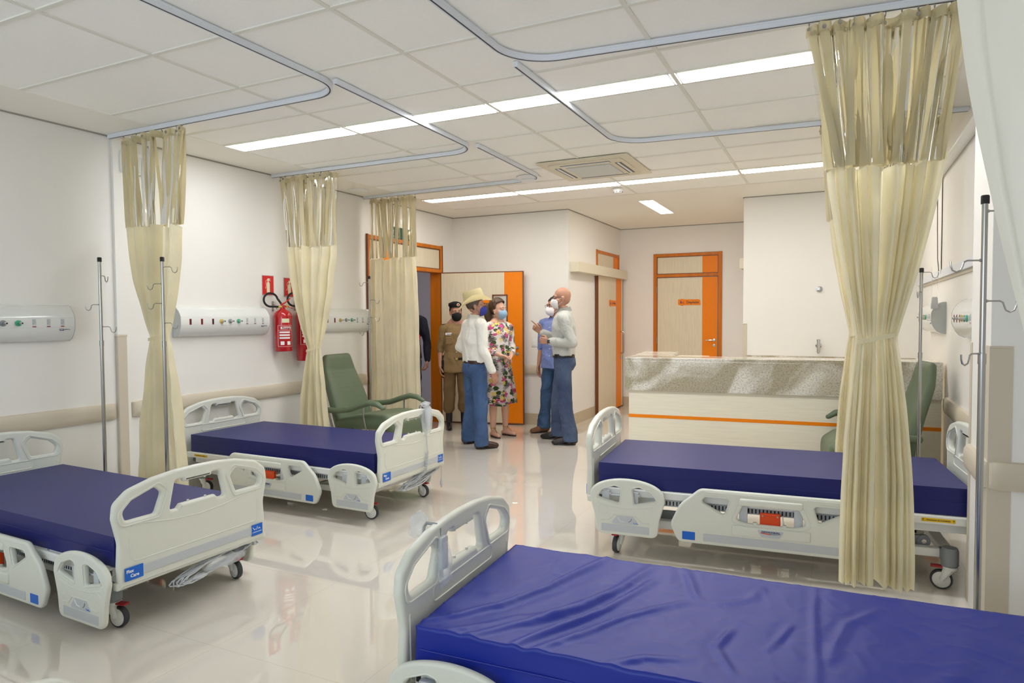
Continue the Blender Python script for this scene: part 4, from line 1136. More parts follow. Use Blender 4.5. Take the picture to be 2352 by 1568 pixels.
# ================================================================= IV STANDS
def iv_pole(label, x, y, zt, hooks, base=True, rot=0.):
    t = thing('iv_stand', label, 'IV stand', (x, y, 0), rot, 'steel IV stands')
    b = BM(); cyl(b, (0, 0, .10), (0, 0, zt-.62), .0125, 16); obj('lower_pole', b, 'steel', t, True)
    b = BM(); cyl(b, (0, 0, zt-.62), (0, 0, zt-.02), .0105, 16); cyl(b, (0, 0, zt-.64), (0, 0, zt-.60), .0145, 16); obj('upper_pole', b, 'steel', t, True)
    b = BM(); lathe(b, [(.0145, zt-.032), (.0145, zt-.004), (.012, zt), (.003, zt+.001)], n=18); obj('cap', b, 'black', t, True)
    for a, dz in hooks:
        b = BM(); c, s = math.cos(a), math.sin(a)
        pr = [(.008, 0), (.055, .0), (.066, -.006), (.070, -.02), (.076, -.036), (.09, -.043), (.104, -.036), (.110, -.02), (.111, -.002)]
        tube(b, [(c*q, s*q, zt-dz+h) for q, h in pr], .0032, 8); ball(b, (c*.012, s*.012, zt-dz), .006)
        obj('hook', b, 'steel', t, True)
    if base:
        for k in range(4):
            a = PI/4+k*PI/2; c, s = math.cos(a), math.sin(a)
            b = BM(); tube(b, [(0, 0, .115), (c*.08, s*.08, .105), (c*.2, s*.2, .075)], .010, 8); obj('leg', b, 'steel', t, True)
            b = BM(); cyl(b, (c*.2, s*.2, .08), (c*.2, s*.2, .05), .006, 8)
            lathe(b, [(.006, -.010), (.022, -.010), (.026, -.006), (.026, .006), (.022, .010), (.006, .010)], (c*.2, s*.2, .026), 20, axis='y'); obj('caster', b, 'tyre', t, True)
    return t
iv_pole('steel IV stand against the left wall, leftmost of the stands', -4.80, 3.078, 1.93, [(2.1, .13), (PI*1.14, .34), (.42, .50)], rot=0)
iv_pole('steel IV stand in front of the first left curtain', -4.34, 3.236, 1.925, [(.4, .07), (PI*1.14, .19), (PI*1.14, .33), (.3, .47)])
iv_pole('steel IV stand standing at left edge of the untied straight curtain', -4.79, 6.165, 1.955, [(PI*1.14, .07), (.45, .27), (.45, .47), (PI*1.14, .63)])
iv_pole('near steel IV stand in front of the right pilaster, tallest in the photo', .497, 3.09, 1.935, [(.1, .06), (PI*1.05, .245), (.2, .40), (PI*1.25, .60)])
iv_pole('steel IV stand beside the green chair on the right', .530, 5.575, 1.815, [(.3, .03), (-PI*.6, .17)])

# ================================================================= GAS PANELS
def gas_panel(label, M4, flip=False):
    """local: x along the wall, wall at y=0, room towards -y; z measured from the panel's middle"""
    t = thing('medical_gas_panel', label, 'wall panel', (0, 0, 0), 0, 'white medical gas panels'); t.matrix_world = M4
    L = .97; pr = [(0, -.13), (-.03, -.13), (-.062, -.115), (-.085, -.085), (-.100, -.05), (-.105, -.03), (-.105, .038), (-.097, .06), (-.078, .092), (-.05, .118), (-.03, .128), (0, .13)]
    b = BM(); extrude_profile(b, pr, 0, L); bmesh.ops.recalc_face_normals(b, faces=b.faces); obj('housing', b, 'panel', t, True, 30)
    for x in (-.004, L):
        b = BM(); extrude_profile(b, [(y*1.02, z*1.01) for y, z in pr], x, x+.004)
        bmesh.ops.recalc_face_normals(b, faces=b.faces); obj('end_cap', b, 'panelside', t)
    b = BM(); box(b, 0, L, -.1056, -.104, .0375, .0385); box(b, 0, L, -.1056, -.104, -.0305, -.0295); obj('seam', b, 'panelside', t)
    X = lambda k: (L-.135-k*.094)
    for k in range(3):
        b = BM(); x = X(k)+.05
        box(b, x-.011, x+.011, -.1075, -.104, -.012, .030, bev=.003)
        for q in ((-.004, .018), (.002, .008), (-.004, -.002)): cyl(b, (x+q[0], -.1075, q[1]), (x+q[0], -.1085, q[1]), .0022, 6, mi=1)
        box(b, x-.013, x+.013, -.1068, -.104, -.028, -.018, bev=.002, mi=2); obj('power_socket', b, ['strip', 'greyd', 'darkred'], t)
        b = BM(); x = X(6+k)+.05-.02*(k); box(b, x-.010, x+.010, -.107, -.104, -.026, .026, bev=.002); box(b, x-.006, x+.006, -.1078, -.106, -.018, .018, mi=1); obj('red_socket', b, ['darkred', 'black'], t)
    for k, c in enumerate(('valveg', 'greyp', 'valvey')):
        x = X(3+k)+.045; b = BM(); lathe(b, [(.021, 0), (.021, -.005), (.016, -.008), (.008, -.009)][::-1], (x, -.106, .002), 22, axis='y')
        v = obj('gas_valve', b, c, t, True); bm2 = BM(); cyl(bm2, (x, -.112, .002), (x, -.14, .002), .0095, 12); cyl(bm2, (x, -.14, .002), (x, -.155, .002), .0065, 12)
        cyl(bm2, (x, -.155, .002), (x, -.156, .002), .0055, 12, mi=1); obj('nozzle', bm2, ['chrome', 'black'], v, True)
    b = BM(); T = P_my(L-.075, -.1035, -.047) @ Matrix.Rotation(-.25, 4, 'X')
    add_mesh(b, plate_mesh([rpoly([(-.03, -.007), (.0, -.007), (.0, .007), (-.03, .007)], .001)], .001, .0002, 1, T), 0)
    add_mesh(b, text_mesh('SUM', .0115, T @ Matrix.Translation((-.015, 0, .0008))), 1); add_mesh(b, text_mesh('MEDICAL', .0095, T @ Matrix.Translation((.023, .0005, .0004))), 0)
    obj('maker_plate', b, ['navytxt', 'textw'], t)
    return t
ZP = 1.458
PLm = lambda y: Matrix.Translation((wx(y), y, ZP)) @ Matrix.Rotation(PI/2-WA, 4, 'Z')
gas_panel('white gas and socket panel at the left edge of photo above the nearest left bed', PLm(2.065))
gas_panel('white gas and socket panel left of the red fire extinguishers', PLm(3.905))
gas_panel('white gas and socket panel above the green recliner on the left wall', PLm(5.475))
PRm = lambda y: Matrix.Translation((XR, y, ZP)) @ Matrix.Rotation(-PI/2, 4, 'Z')
gas_panel('white gas and socket panel on right wall partly behind the pilaster', PRm(5.40))
p = gas_panel('white gas panel above right end of the counter with a bag on its end', PRm(7.50))
t = thing('hanging_bag', 'small clear bag hanging on the end of the panel above the counter', 'bag', (XR-.085, 6.515, 1.585))
b = BM()
for s in (-1, 1): tube(b, [(s*.018, 0, .03), (s*.022, 0, .30)], .0015, 5)
obj('string', b, 'valveb', t); b = BM(); box(b, -.028, .028, -.012, .012, -.055, .045, bev=.01)
for v in b.verts: v.co.x *= 1-.5*max(0, v.co.z*12)
obj('pouch', b, 'strip', t, True)

# ================================================================= FIRE EXTINGUISHERS, SIGNS
def leftframe(y, z=0.): return Matrix.Translation((wx(y), y, z)) @ Matrix.Rotation(PI/2-WA, 4, 'Z')    # local -y = into the room, x = away from camera
def extinguisher(label, y, zb, H, R, full=True):
    t = thing('fire_extinguisher', label, 'fire extinguisher', (0, 0, 0), 0, 'red wall-hung fire extinguishers'); t.matrix_world = leftframe(y, zb)
    cy = -(R+.02); b = BM()
    lathe(b, [(R*.93, 0), (R, .008), (R*.97, .03), (R, .035), (R, H-.05), (R*.96, H-.025), (R*.75, H-.002), (R*.35, H+.018), (R*.28, H+.03)], (0, cy, 0), 36); obj('cylinder', b, 'red', t, True, 50)
    b = BM(); cyl(b, (0, cy, H+.025), (0, cy, H+.06), .018, 14); cyl(b, (0, cy-.018, H+.045), (0, cy-.026, H+.045), .016, 16); obj('valve', b, 'red', t, True)
    b = BM(); tube(b, [(-.02, cy, H+.062), (.03, cy-.005, H+.085), (.09, cy-.01, H+.13)], [.010, .008, .006], 8); tube(b, [(.01, cy, H+.045), (.06, cy-.01, H+.048), (.12, cy-.012, H+.028)], [.008, .006, .005], 8); obj('handle', b, 'red', t, True)
    b = BM(); tube(b, [(.03, cy-.02, H+.065), (.035, cy-.024, H+.045), (.04, cy-.022, H+.03)], .006, 6); obj('seal', b, 'yellow', t)
    b = BM(); box(b, -.045, -.025, -.012, -.001, H+.0, H+.10, bev=.004); cyl(b, (-.035, -.002, H+.085), (-.035, cy*.6, H+.02), .004, 6); obj('bracket', b, 'steel', t)
    b = BM(); pts = []
    for i in range(25):
        a = -PI/2-.15-i/24*(2*PI-1.95); pts.append((-.115+.088*math.cos(a), cy*.62, H+.11+.066*math.sin(a)))
    pts = [(-.03, cy, H+.042)]+pts+[(-.018, cy*.8, H+.095), (-.004, cy*.95, H+.062)]
    tube(b, pts, .0105, 10); obj('hose', b, 'black', t, True)
    b = BM(); cyl(b, (-.016, cy, H+.042), (-.055, cy, H+.042), .012, 12); obj('coupling', b, 'brass', t, True)
    # printed label wrapped on the cylinder
    def wrap(name, z0, z1, a0, a1, mk, rr=1.004, par=None):
        b = BM(); n = 10; A = []
        for i in range(n+1):
            a = math.radians(a0+(a1-a0)*i/n-116); A.append((b.verts.new((R*rr*math.cos(a), cy+R*rr*math.sin(a), z0)), b.verts.new((R*rr*math.cos(a), cy+R*rr*math.sin(a), z1))))
        for p_, q_ in zip(A, A[1:]): b.faces.new((p_[0], q_[0], q_[1], p_[1]))
        return b
    parts = []
    b = BM()
    def add(*a, mi=0):
        q = wrap('', *a, None); me = bpy.data.meshes.new('t'); q.to_mesh(me); q.free(); add_mesh(b, me, mi)
    zz = H-.115
    add(zz, zz+.04, -24, 26, mi=0); zz -= .065
    add(zz, zz+.025, -34, 38, mi=1)
    zt = zz
    for k in range(3): add(zz-.038-k*.028, zz-.022-k*.028, -42, 30, mi=1)
    for s in (-1, 1):
        for z in (zz+.035, zz-.19): pass
    for a in (-22, 22): add(zz-.155, zz-.12, a-13, a+11, mi=1)
    for z in (zz+.037, zz-.012, zz-.172): add(z, z+.002, -52, 52, mi=1)
    add(zz-.172, zz+.037, -53, -51, mi=1); add(zz-.172, zz+.037, 51, 53, mi=1)
    l = obj('print', b, ['cream', 'textw'], t)
    b = BM(); add_mesh(b, text_mesh('Proenge', .024, Matrix.Translation((0, cy, 0)) @ Matrix.Rotation(math.radians(-26), 4, 'Z') @ P_my(.002, -R-.0014, zt+.013), bold=.0008)); obj('brand_print', b, 'darkred', t)
    return t
extinguisher('smaller red fire extinguisher fully visible on the left wall', 5.045, 1.155, .40, .085)
extinguisher('larger red fire extinguisher half hidden behind the second curtain', 5.345, 1.045, .52, .098)
def ext_sign(label, y, z0, z1):
    t = thing('fire_sign', label, 'sign', (0, 0, 0), 0, 'red fire extinguisher signs'); t.matrix_world = leftframe(y, (z0+z1)/2)
    h = (z1-z0)/2; w_ = h*.74; b = BM(); box(b, -w_-.006, w_+.006, -.004, -.0005, -h-.006, h+.006); obj('backing', b, 'strip', t)
    b = BM(); box(b, -w_, w_, -.006, -.004, -h, h); obj('panel', b, 'redsign', t)
    b = BM(); T = P_my(0, -.0062, 0)
    def pl(lp, hs=()): add_mesh(b, plate_mesh([lp]+list(hs), .0012, .0002, 1, T))
    s = h/.10
    pl(rpoly([(-.018*s, -.075*s), (.022*s, -.075*s), (.022*s, .02*s), (.014*s, .036*s), (-.010*s, .036*s), (-.018*s, .02*s)], .006*s))
    pl(rpoly([(-.006*s, .038*s), (.010*s, .038*s), (.010*s, .055*s), (.03*s, .042*s), (.032*s, .048*s), (.012*s, .066*s), (.03*s, .062*s), (.030*s, .07*s), (-.004*s, .074*s), (-.012*s, .062*s)], .002*s))
    tube(b, [T @ V(p) for p in ((-.006*s, .058*s, 0), (-.026*s, .05*s, 0), (-.03*s, .03*s, 0), (-.024*s, .0, 0), (-.03*s, -.022*s, 0), (-.038*s, -.034*s, 0))], .0022*s, 5)
    for i in range(7): box(b, -w_+.008+i*.009, -w_+.014+i*.009, -.0068, -.006, -h+.004, -h+.008)
    obj('pictogram', b, 'cream', t)
ext_sign('red extinguisher sign above the smaller fire extinguisher', 4.955, 1.715, 1.905)
ext_sign('red extinguisher sign cut by the edge of the second curtain', 5.235, 1.705, 1.895)
t = thing('exit_sign', 'dark green exit sign with white arrow above the corridor door', 'sign', (0, 0, 0)); t.matrix_world = leftframe(7.17, 2.553)
b = BM(); box(b, -.22, .22, -.006, -.001, -.075, .075); obj('panel', b, 'greensign', t)
b = BM(); T = P_my(.165, -.0068, 0)
add_mesh(b, plate_mesh([[(-.012, -.055), (.012, -.055), (.012, .015), (.038, -.012), (.038, .02), (0, .058), (-.038, .02), (-.038, -.012), (-.012, .015)]], .0012, .0002, 1, T))
tube(b, [T @ V(p) for p in ((-.31, -.05, 0), (-.29, -.01, 0), (-.27, .0, 0), (-.25, -.02, 0), (-.23, -.05, 0))], .006, 5); tube(b, [T @ V(p) for p in ((-.30, .02, 0), (-.28, .03, 0), (-.25, .01, 0))], .005, 5); ball(b, T @ V((-.275, .045, 0)), .009)
for i in range(2): box(b, -.215+i*.427, -.212+i*.427, -.0066, -.006, -.07, .07)
obj('arrow', b, 'cream', t)
t = thing('emergency_light', 'clear plastic emergency light on the pilaster behind the first curtain', 'emergency light', (0, 0, 0)); t.matrix_world = leftframe(3.60, 2.73)
b = BM(); box(b, -.14, .14, -.05, -.001, -.085, .085, bev=.012); obj('housing', b, 'ledframe', t, True)
b = BM()
for x in (-.085, 0, .085): box(b, x-.03, x+.03, -.058, -.05, -.07, .05, bev=.004)
obj('lens', b, 'strip', t)

# switches and small wall items
def wallplate(label, M4, w_, h_, cat='switch', name='light_switch', n=2):
    t = thing(name, label, cat, (0, 0, 0)); t.matrix_world = M4
    b = BM(); box(b, -w_/2, w_/2, -.008, -.0005, -h_/2, h_/2, bev=.003); obj('plate', b, 'white', t, True)
    b = BM()
    for k in range(n): z = (k-(n-1)/2)*h_*.36; box(b, -w_*.25, w_*.25, -.011, -.007, z-h_*.13, z+h_*.13, bev=.002)
    obj('rocker', b, 'ledframe', t)
wallplate('white switch plate on back wall beside the man in blue shirt', Matrix.Translation((-3.74, YB, 1.135)), .085, .125)
t = thing('shower_knob', 'small round chrome knob high on the white sink wall', 'knob', (-.199, YS, 1.785)); b = BM(); lathe(b, [(.012, -.04), (.022, -.038), (.022, -.02), (.012, -.012), (.034, -.008), (.036, -.0005)], n=24, axis='y'); obj('knob', b, 'chrome', t, True)
t = thing('wall_faucet', 'chrome wall faucet on the sink wall above the counter', 'faucet', (-.20, YS, 1.13)); b = BM(); lathe(b, [(.02, -.02), (.032, -.010), (.034, -.0005)], n=20, axis='y'); cyl(b, (0, -.01, 0), (0, -.06, 0), .014, 14); obj('flange', b, 'chrome', t, True)
b = BM(); cyl(b, (0, -.062, -.075), (0, -.062, .05), .018, 16); cyl(b, (0, -.062, .05), (0, -.062, .075), .021, 16); cyl(b, (0, -.062, -.075), (0, -.062, -.09), .012, 12); obj('tap_body', b, 'chrome', t, True)

# ---------------------------------------------------------------- ceiling fittings
t = thing('air_conditioner', 'square cassette air conditioner in the ceiling between the light rows', 'air conditioner', (-2.115, 6.215, CZ))
b = BM(); box(b, -.44, .44, -.44, .44, -.016, -.0015, bev=.008); obj('trim_plate', b, 'pale', t, True)
b = BM(); add_mesh(b, plate_mesh([rpoly([(-.36, -.36), (.36, -.36), (.36, .36), (-.36, .36)], .06)], .012, .003, 2, Matrix.Translation((0, 0, -.022)))); obj('face', b, 'pale', t, True)
b = BM(); box(b, -.22, .22, -.22, .22, -.033, -.028, bev=.004)
for i in range(22): box(b, -.21, .21, -.207+i*.0195, -.199+i*.0195, -.0345, -.033, mi=1)
obj('intake_grille', b, ['strip', 'tbar'], t)
for k, a in enumerate((0, PI/2, PI, -PI/2)):
    b = BM(); box(b, -.24, .24, .265, .325, -.0292, -.027, mi=1); box(b, -.235, .235, .285, .305, -.033, -.029, mi=0)
    bmesh.ops.transform(b, matrix=Matrix.Rotation(a, 4, 'Z'), verts=b.verts); obj('louver', b, ['ledframe', 'greyd'], t)
t = thing('ceiling_vent', 'round white ceiling vent at the bend of the smallest track', 'vent', (-2.87, 6.33, CZ)); b = BM(); lathe(b, [(.02, -.045), (.075, -.045), (.085, -.035), (.075, -.028), (.09, -.022), (.125, -.012), (.13, -.001)], n=32); obj('disc', b, 'ledframe', t, True, 30)
t = thing('ceiling_speaker', 'flat round white disc on the plaster border near the left wall', 'ceiling disc', (-4.845, 6.06, CZ)); b = BM(); lathe(b, [(.05, -.022), (.085, -.020), (.11, -.010), (.115, -.001)], n=32); obj('disc', b, 'ledframe', t, True, 30)
t = thing('smoke_detector', 'small white smoke detector just past the farther light row', 'smoke detector', (-2.24, 7.36, CZ)); b = BM(); lathe(b, [(.03, -.052), (.045, -.048), (.05, -.03), (.052, -.025), (.058, -.001)], n=26); obj('body', b, 'ledframe', t, True, 40)
b = BM()
for k in range(8): a = k*PI/4; box(b, .046*math.cos(a)-.008, .046*math.cos(a)+.008, .046*math.sin(a)-.008, .046*math.sin(a)+.008, -.042, -.034)
obj('slots', b, 'greyd', t)

# ---------------------------------------------------------------- roller blinds over the right-hand windows
b = BM(); box(b, XR-.03, XR, 4.25, 8.5, 1.795, 1.825); box(b, XR-.012, XR, 4.25, 8.5, 1.77, 1.795, mi=1); struct('window_2', b, ['track', 'rail'])
for lab, ya, yb in (('nearer white roller blind high on the right wall', 4.22, 6.70), ('farther white roller blind high on right wall beyond the nearer one', 6.76, 8.5)):
    t = thing('roller_blind', lab, 'roller blind', (XR, ya, 0), 0, 'roller blinds on the right wall'); L = yb-ya
    b = BM(); cyl(b, (-.05, 0, 2.665), (-.05, L, 2.665), .038, 18); obj('roller', b, 'white', t, True)
    b = BM(); box(b, -.018, -.015, .01, L-.01, 1.83, 2.655); obj('fabric', b, 'wall', t)
    b = BM(); box(b, -.024, -.010, 0, L, 1.825, 1.862, bev=.003); obj('bottom_bar', b, 'track', t)
    if lab.startswith('farther'): continue
    b = BM(); tube(b, [(-.06, L-.02, 2.65), (-.055, L-.02, 2.2), (-.05, L-.02, 1.95), (-.04, L-.01, 1.85)], .004, 6); obj('cord', b, 'greyd', t, True)

# ================================================================= NURSE COUNTER
t = thing('nurse_counter', 'nurse station counter with granite front band and pale wood panels with orange stripes', 'counter', (-1.815, 6.20, 0), math.radians(5.2))
L = 2.60
b = BM(); box(b, .0, L, 0, .36, 1.065, 1.095, bev=.004); box(b, .0, L, 0, .025, .785, 1.066, bev=.003); box(b, 0, .36, .36, 1.15, 1.065, 1.095, bev=.004); box(b, .0, .025, .025, .36, .785, 1.066)
obj('granite_top', b, 'granite', t)
b = BM(); box(b, .03, L, .03, .14, .0, 1.065); box(b, .03, .30, .14, 1.12, .0, 1.065); obj('wood_front', b, 'laminh', t)
b = BM()
for z in (.525, .240): box(b, .027, L, .0262, .031, z, z+.030); box(b, .0262, .031, .03, 1.12, z, z+.030)
obj('orange_stripe', b, 'orange', t)
b = BM(); box(b, .31, L, .15, .75, .70, .73, bev=.003); obj('inner_desk', b, 'laminh', t)
b = BM(); box(b, .30, .68, .93, 1.15, .0, 1.055); obj('end_cabinet', b, 'laminh', t)
t = thing('sink_counter', 'granite splashback and worktop along the white sink wall', 'sink counter', (-1.03, YS, 0))
b = BM(); box(b, .03, 1.80, -.025, -.001, .86, 1.005); box(b, .03, 1.80, -.60, -.025, .85, .88); obj('granite_top', b, 'granite', t)
b = BM(); box(b, .05, 1.80, -.56, -.002, .0, .85); obj('cabinet', b, 'laminh', t)

# ================================================================= RECLINERS
def recliner(label, loc, rz):
    """faces local +x; seat front at x=.62, backrest rising to x=-.42"""
    t = thing('recliner_chair', label, 'recliner', loc, rz, 'green vinyl recliners')
    # backrest: swept pad following a curve in x-z
    def pad(path, ths, wds, name, vox=.014, wr=.004):
        b = BM()
        for i in range(len(path)-1):
            (xa, za), (xb, zb) = path[i], path[i+1]
            for k in range(6):
                s = k/6; x = xa+(xb-xa)*s; z = za+(zb-za)*s; th = ths[i]+(ths[i+1]-ths[i])*s; wd = wds[i]+(wds[i+1]-wds[i])*s
                tube(b, [(x, -wd+th*.6, z), (x, wd-th*.6, z)], th, 12)
                for e in (-1, 1): ball(b, (x, e*(wd-th*.7), z), (th*.98, th*.75, th*.98), sub=2)
        return obj(name, smoothmesh(solid_mesh(b, vox, 4, wr, 4)), 'green', t, True, 180)
    pad([(-.06, .36), (-.10, .50), (-.17, .70), (-.27, .93), (-.30, 1.09)], [.065, .062, .055, .05, .038], [.26, .27, .265, .235, .19], 'backrest')
    pad([(-.06, .40), (.15, .435), (.35, .455), (.50, .455), (.60, .42), (.62, .34)], [.065, .075, .08, .08, .065, .05], [.27, .28, .28, .28, .275, .26], 'seat')
    pad([(.62, .36), (.63, .26), (.64, .14)], [.045, .05, .035], [.25, .25, .24], 'leg_rest')
    for s in (-1, 1):
        b = BM(); path = [(-.14, .555), (.0, .555), (.15, .575), (.30, .625), (.41, .655), (.50, .645), (.56, .615)]
        tube(b, [(x, s*.335, z) for x, z in path], [.028, .030, .030, .030, .030, .028, .022], 14); ball(b, (.57, s*.335, .612), (.03, .026, .02)); ball(b, (-.14, s*.335, .555), .028)
        for v in b.verts: v.co.y = s*.335+(v.co.y-s*.335)*1.15
        obj('armrest', smoothmesh(solid_mesh(b, .008, 3)), 'green', t, True, 180)
        b = BM(); tube(b, [(.33, s*.335, .61), (.33, s*.335, .52), (.36, s*.33, .38), (.38, s*.32, .30)], .009, 10); tube(b, [(-.12, s*.33, .54), (-.10, s*.31, .40), (-.05, s*.30, .26)], .011, 10)
        tube(b, [(-.12, s*.30, .26), (.48, s*.30, .26)], .013, 10); tube(b, [(-.08, s*.30, .26), (-.16, s*.30, .06)], .012, 10); tube(b, [(.42, s*.30, .26), (.50, s*.30, .06)], .012, 10)
        obj('arm_frame', b, 'steel', t, True)
        for x in (-.16, .50):
            b = BM(); lathe(b, [(.008, -.012), (.028, -.012), (.032, -.006), (.032, .006), (.028, .012), (.008, .012)], (x, s*.30, .032), 20, axis='y'); obj('caster', b, 'tyre', t, True)
    b = BM(); tube(b, [(.10, -.31, .32), (.20, -.345, .385)], .013, 8); tube(b, [(.05, -.30, .27), (.10, -.31, .32)], .007, 8); obj('recline_lever', b, 'black', t, True)
    for s in (-.12, .12):
        pass
    b = BM(); cyl(b, (.0, -.30, .26), (.0, .30, .26), .010, 8); cyl(b, (.42, -.30, .26), (.42, .30, .26), .010, 8); obj('cross_bar', b, 'steel', t, True)
    return t
recliner('green vinyl recliner against the left wall between second and third curtains', (-4.50, 5.60, 0), -.02)
recliner('green vinyl recliner on the right mostly hidden behind the curtains', (.400, 6.02, 0), PI+.16).scale = (.74, .95, 1.02)

# ================================================================= PEOPLE
def chain(b, pts, rr, n=14):
    """tapered limb with round joints"""
    for (p, q), (ra, rb) in zip(zip(pts, pts[1:]), zip(rr, rr[1:])):
        tube(b, [p, q], [ra, rb], n)
    for p, r in zip(pts, rr): ball(b, p, r, sub=2)
def hand(b, wr, d, pn, th, curl=.5, point=False, f=1.0):
    """wr wrist, d direction of the fingers, pn palm normal (fingers curl that way), th direction of the thumb side"""
    wr = V(wr); d = V(d).normalized(); th = (V(th)-d*V(th).dot(d)).normalized(); pn = V(pn); pn = (pn-d*pn.dot(d)-th*pn.dot(th)).normalized()
    for k in range(4):
        off = (1.5-k)*.0195*f; kn = wr+d*(.088-.004*abs(k-1.2))*f+th*off
        tube(b, [wr+th*off*.55-d*.005, kn], [.0135*f, .0105*f], 10); ball(b, kn, .0112*f)
        p = kn; a = 0; ls = (.043, .027, .021); g = (1, 1.1, 1.02, .82)[k]; c = curl*(.55 if (point and k == 0) else 1)
        if point and k == 0: c = .12
        for i, l in enumerate(ls):
            a += c*(.9 if i else .8); dd = d*math.cos(a)+pn*math.sin(a); q = p+dd*l*g*f
            tube(b, [p, q], [(.0098-.001*i)*f, (.0090-.001*i)*f], 8); ball(b, q, (.0090-.001*i)*f, sub=1); p = q
    t0 = wr+d*.022*f+th*.022*f; t1 = t0+(d*.55+th*.6+pn*.35).normalized()*.042*f; t2 = t1+(d*.85+th*.15+pn*.45).normalized()*.032*f; t3 = t2+(d*.9+pn*.45-th*.15).normalized()*.024*f
    chain(b, [t0, t1, t2, t3], [.014*f, .0115*f, .0105*f, .009*f], 8)
    ball(b, wr, (.024*f, .024*f, .024*f))
def person(label, loc, th, H, P):
    s = H/1.75
    t = thing('person', label, 'person', loc, th); S = lambda p: V(p)*s
    lean = P.get('lean', (0, 0)); hy = P.get('head', 0.); hc0 = V((lean[0], .02+lean[1], 1.625))
    RH = Matrix.Rotation(hy, 3, 'Z') @ Matrix.Rotation(P.get('nod', 0.), 3, 'X')
    def HP(p): return S(hc0+RH @ V(p))
    female = P.get('female', False); shw = .165 if female else .19
    def bld(z): return (lean[0]*max(0, (z-.95)/.5), lean[1]*max(0, (z-.95)/.5))
    # ---------- skin: one continuous body
    b = BM()
    bx, by = bld(1.3)
    loft(b, [(0, 0, .84, .12, .085), (0, 0, .95, .135, .09), (bx*.4, by*.4, 1.08, .115, .082), (bx, by, 1.30, .135, .09), (bx*1.2, by*1.2, 1.42, .11, .07), (bx*1.2, by*1.2, 1.47, .06, .055)], 20)
    for q in ('L', 'R'):
        sg = -1 if q == 'L' else 1
        hip, kn, an = P['leg'+q]; hip, kn, an = V(hip), V(kn), V(an)
        chain(b, [S(hip), S(kn), S(kn.lerp(an, .35)+V((0, -.012, 0))), S(an)], [.078*s, .050*s, .05*s, .034*s])
        tx = P.get('toe'+q, (0, 1)); tv = V((tx[0], tx[1], 0)).normalized()
        chain(b, [S(an+V((0, 0, -.05))-tv*.02), S(V((an.x, an.y, .035))+tv*.08), S(V((an.x, an.y, .024))+tv*.155)], [.030*s, .034*s, .022*s])
        ball(b, S(V((an.x, an.y, .03))-tv*.035), .03*s)
        sh = V((sg*shw+bx*1.2, by*1.2, 1.40)); el, wr = V(P['arm'+q][0]), V(P['arm'+q][1])
        chain(b, [S(sh), S(el), S(el.lerp(wr, .4)), S(wr)], [.05*s, .038*s, .036*s, .024*s])
        a = P['arm'+q]; hand(b, S(wr), a[2], a[3], a[4], a[5], a[6] if len(a) > 6 else False, s*(.93 if female else 1.0))
    for q in [b]:
        tube(b, [S((bx*1.2, by*1.2-.01, 1.42)), HP((0, -.015, -.09))], [.058*s*(.88 if female else 1), .052*s*(.88 if female else 1)], 18)
    def hb(c, r): ball(b, HP(c), tuple(x*s for x in r), sub=3, M3=RH)
    hb((0, -.012, .035), (.075, .094, .088)); hb((0, .018, -.035), (.064, .074, .078)); hb((0, .048, -.082), (.036, .034, .028))
    hb((0, .070, .022), (.055, .022, .028)); hb((0, -.036, -.002), (.064, .062, .07))
    for e in (-1, 1):
        hb((e*.045, .045, -.03), (.024, .03, .028)); hb((e*.077, -.006, -.014), (.009, .017, .031)); hb((e*.083, -.014, -.002), (.007, .015, .022))
        hb((e*.031, .080, .026), (.024, .012, .008))
    tube(b, [HP((0, .086, .012)), HP((0, .108, -.026))], [.009*s, .013*s], 10); hb((0, .110, -.028), (.012, .012, .010))
    for e in (-1, 1): hb((e*.011, .100, -.032), (.009, .010, .007))
    hb((0, .088, -.060), (.024, .010, .006)); hb((0, .085, -.070), (.020, .010, .006))
    obj('body', smoothmesh(solid_mesh(b, .0052*s, 2)), P['skin'], t, True, 180)
    # ---------- eyes, brows
    for e in (-1, 1):
        b = BM(); ball(b, HP((e*.031, .082, .006)), (.0130*s, .0085*s, .0048*s), sub=2, M3=RH); ball(b, HP((e*.031+P.get('gaze', 0), .0862, .006)), (.0058*s, .0050*s, .0050*s), 1, 2, RH); obj('eye', b, ['eye', 'iris'], t, True)
        b = BM(); tube(b, [HP((e*.014, .094, .026)), HP((e*.032, .094, .031)), HP((e*.050, .080, .025))], [.0028*s, .0034*s, .0015*s], 6); obj('eyebrow', b, P.get('brow', 'hair'), t, True)
    # ---------- hair
    def shell(name, mk, c, r, keep, thick=.004, parent=t, sub=5, wr=.0):
        b = BM(); ball(b, (0, 0, 0), 1, sub=sub)
        dele = [v for v in b.verts if not keep(V((v.co.x*r[0]+c[0], v.co.y*r[1]+c[1], v.co.z*r[2]+c[2])))]
        bmesh.ops.delete(b, geom=dele, context='VERTS')
        for _ in range(14):                                          # even out the cut edge
            new = {}
            for v in b.verts:
                nb = [e.other_vert(v) for e in v.link_edges if e.is_boundary]
                if len(nb) == 2: new[v] = v.co*.4+(nb[0].co+nb[1].co)*.3
            for v, c_ in new.items(): v.co = c_
        for v in b.verts:
            p = V((v.co.x*r[0]+c[0], v.co.y*r[1]+c[1], v.co.z*r[2]+c[2]))
            if wr: p += p.normalized()*wr*mn.noise(V((p.x*60, p.y*60, p.z*16)))
            v.co = HP(p)
        bmesh.ops.solidify(b, geom=b.faces[:], thickness=-thick*s); return obj(name, b, mk, parent, True, 180)
    hs = P.get('hair')
    if hs == 'short': shell('hair', P.get('hairm', 'hair'), (0, -.016, .036), (.081, .100, .095), lambda p: (p.z > .03+.5*max(0, p.y-.0) and p.y < .075) or (p.y < -.01 and p.z > -.055) or (abs(p.x) > .06 and p.z > -.0 and p.y < .03), .006, wr=.004)
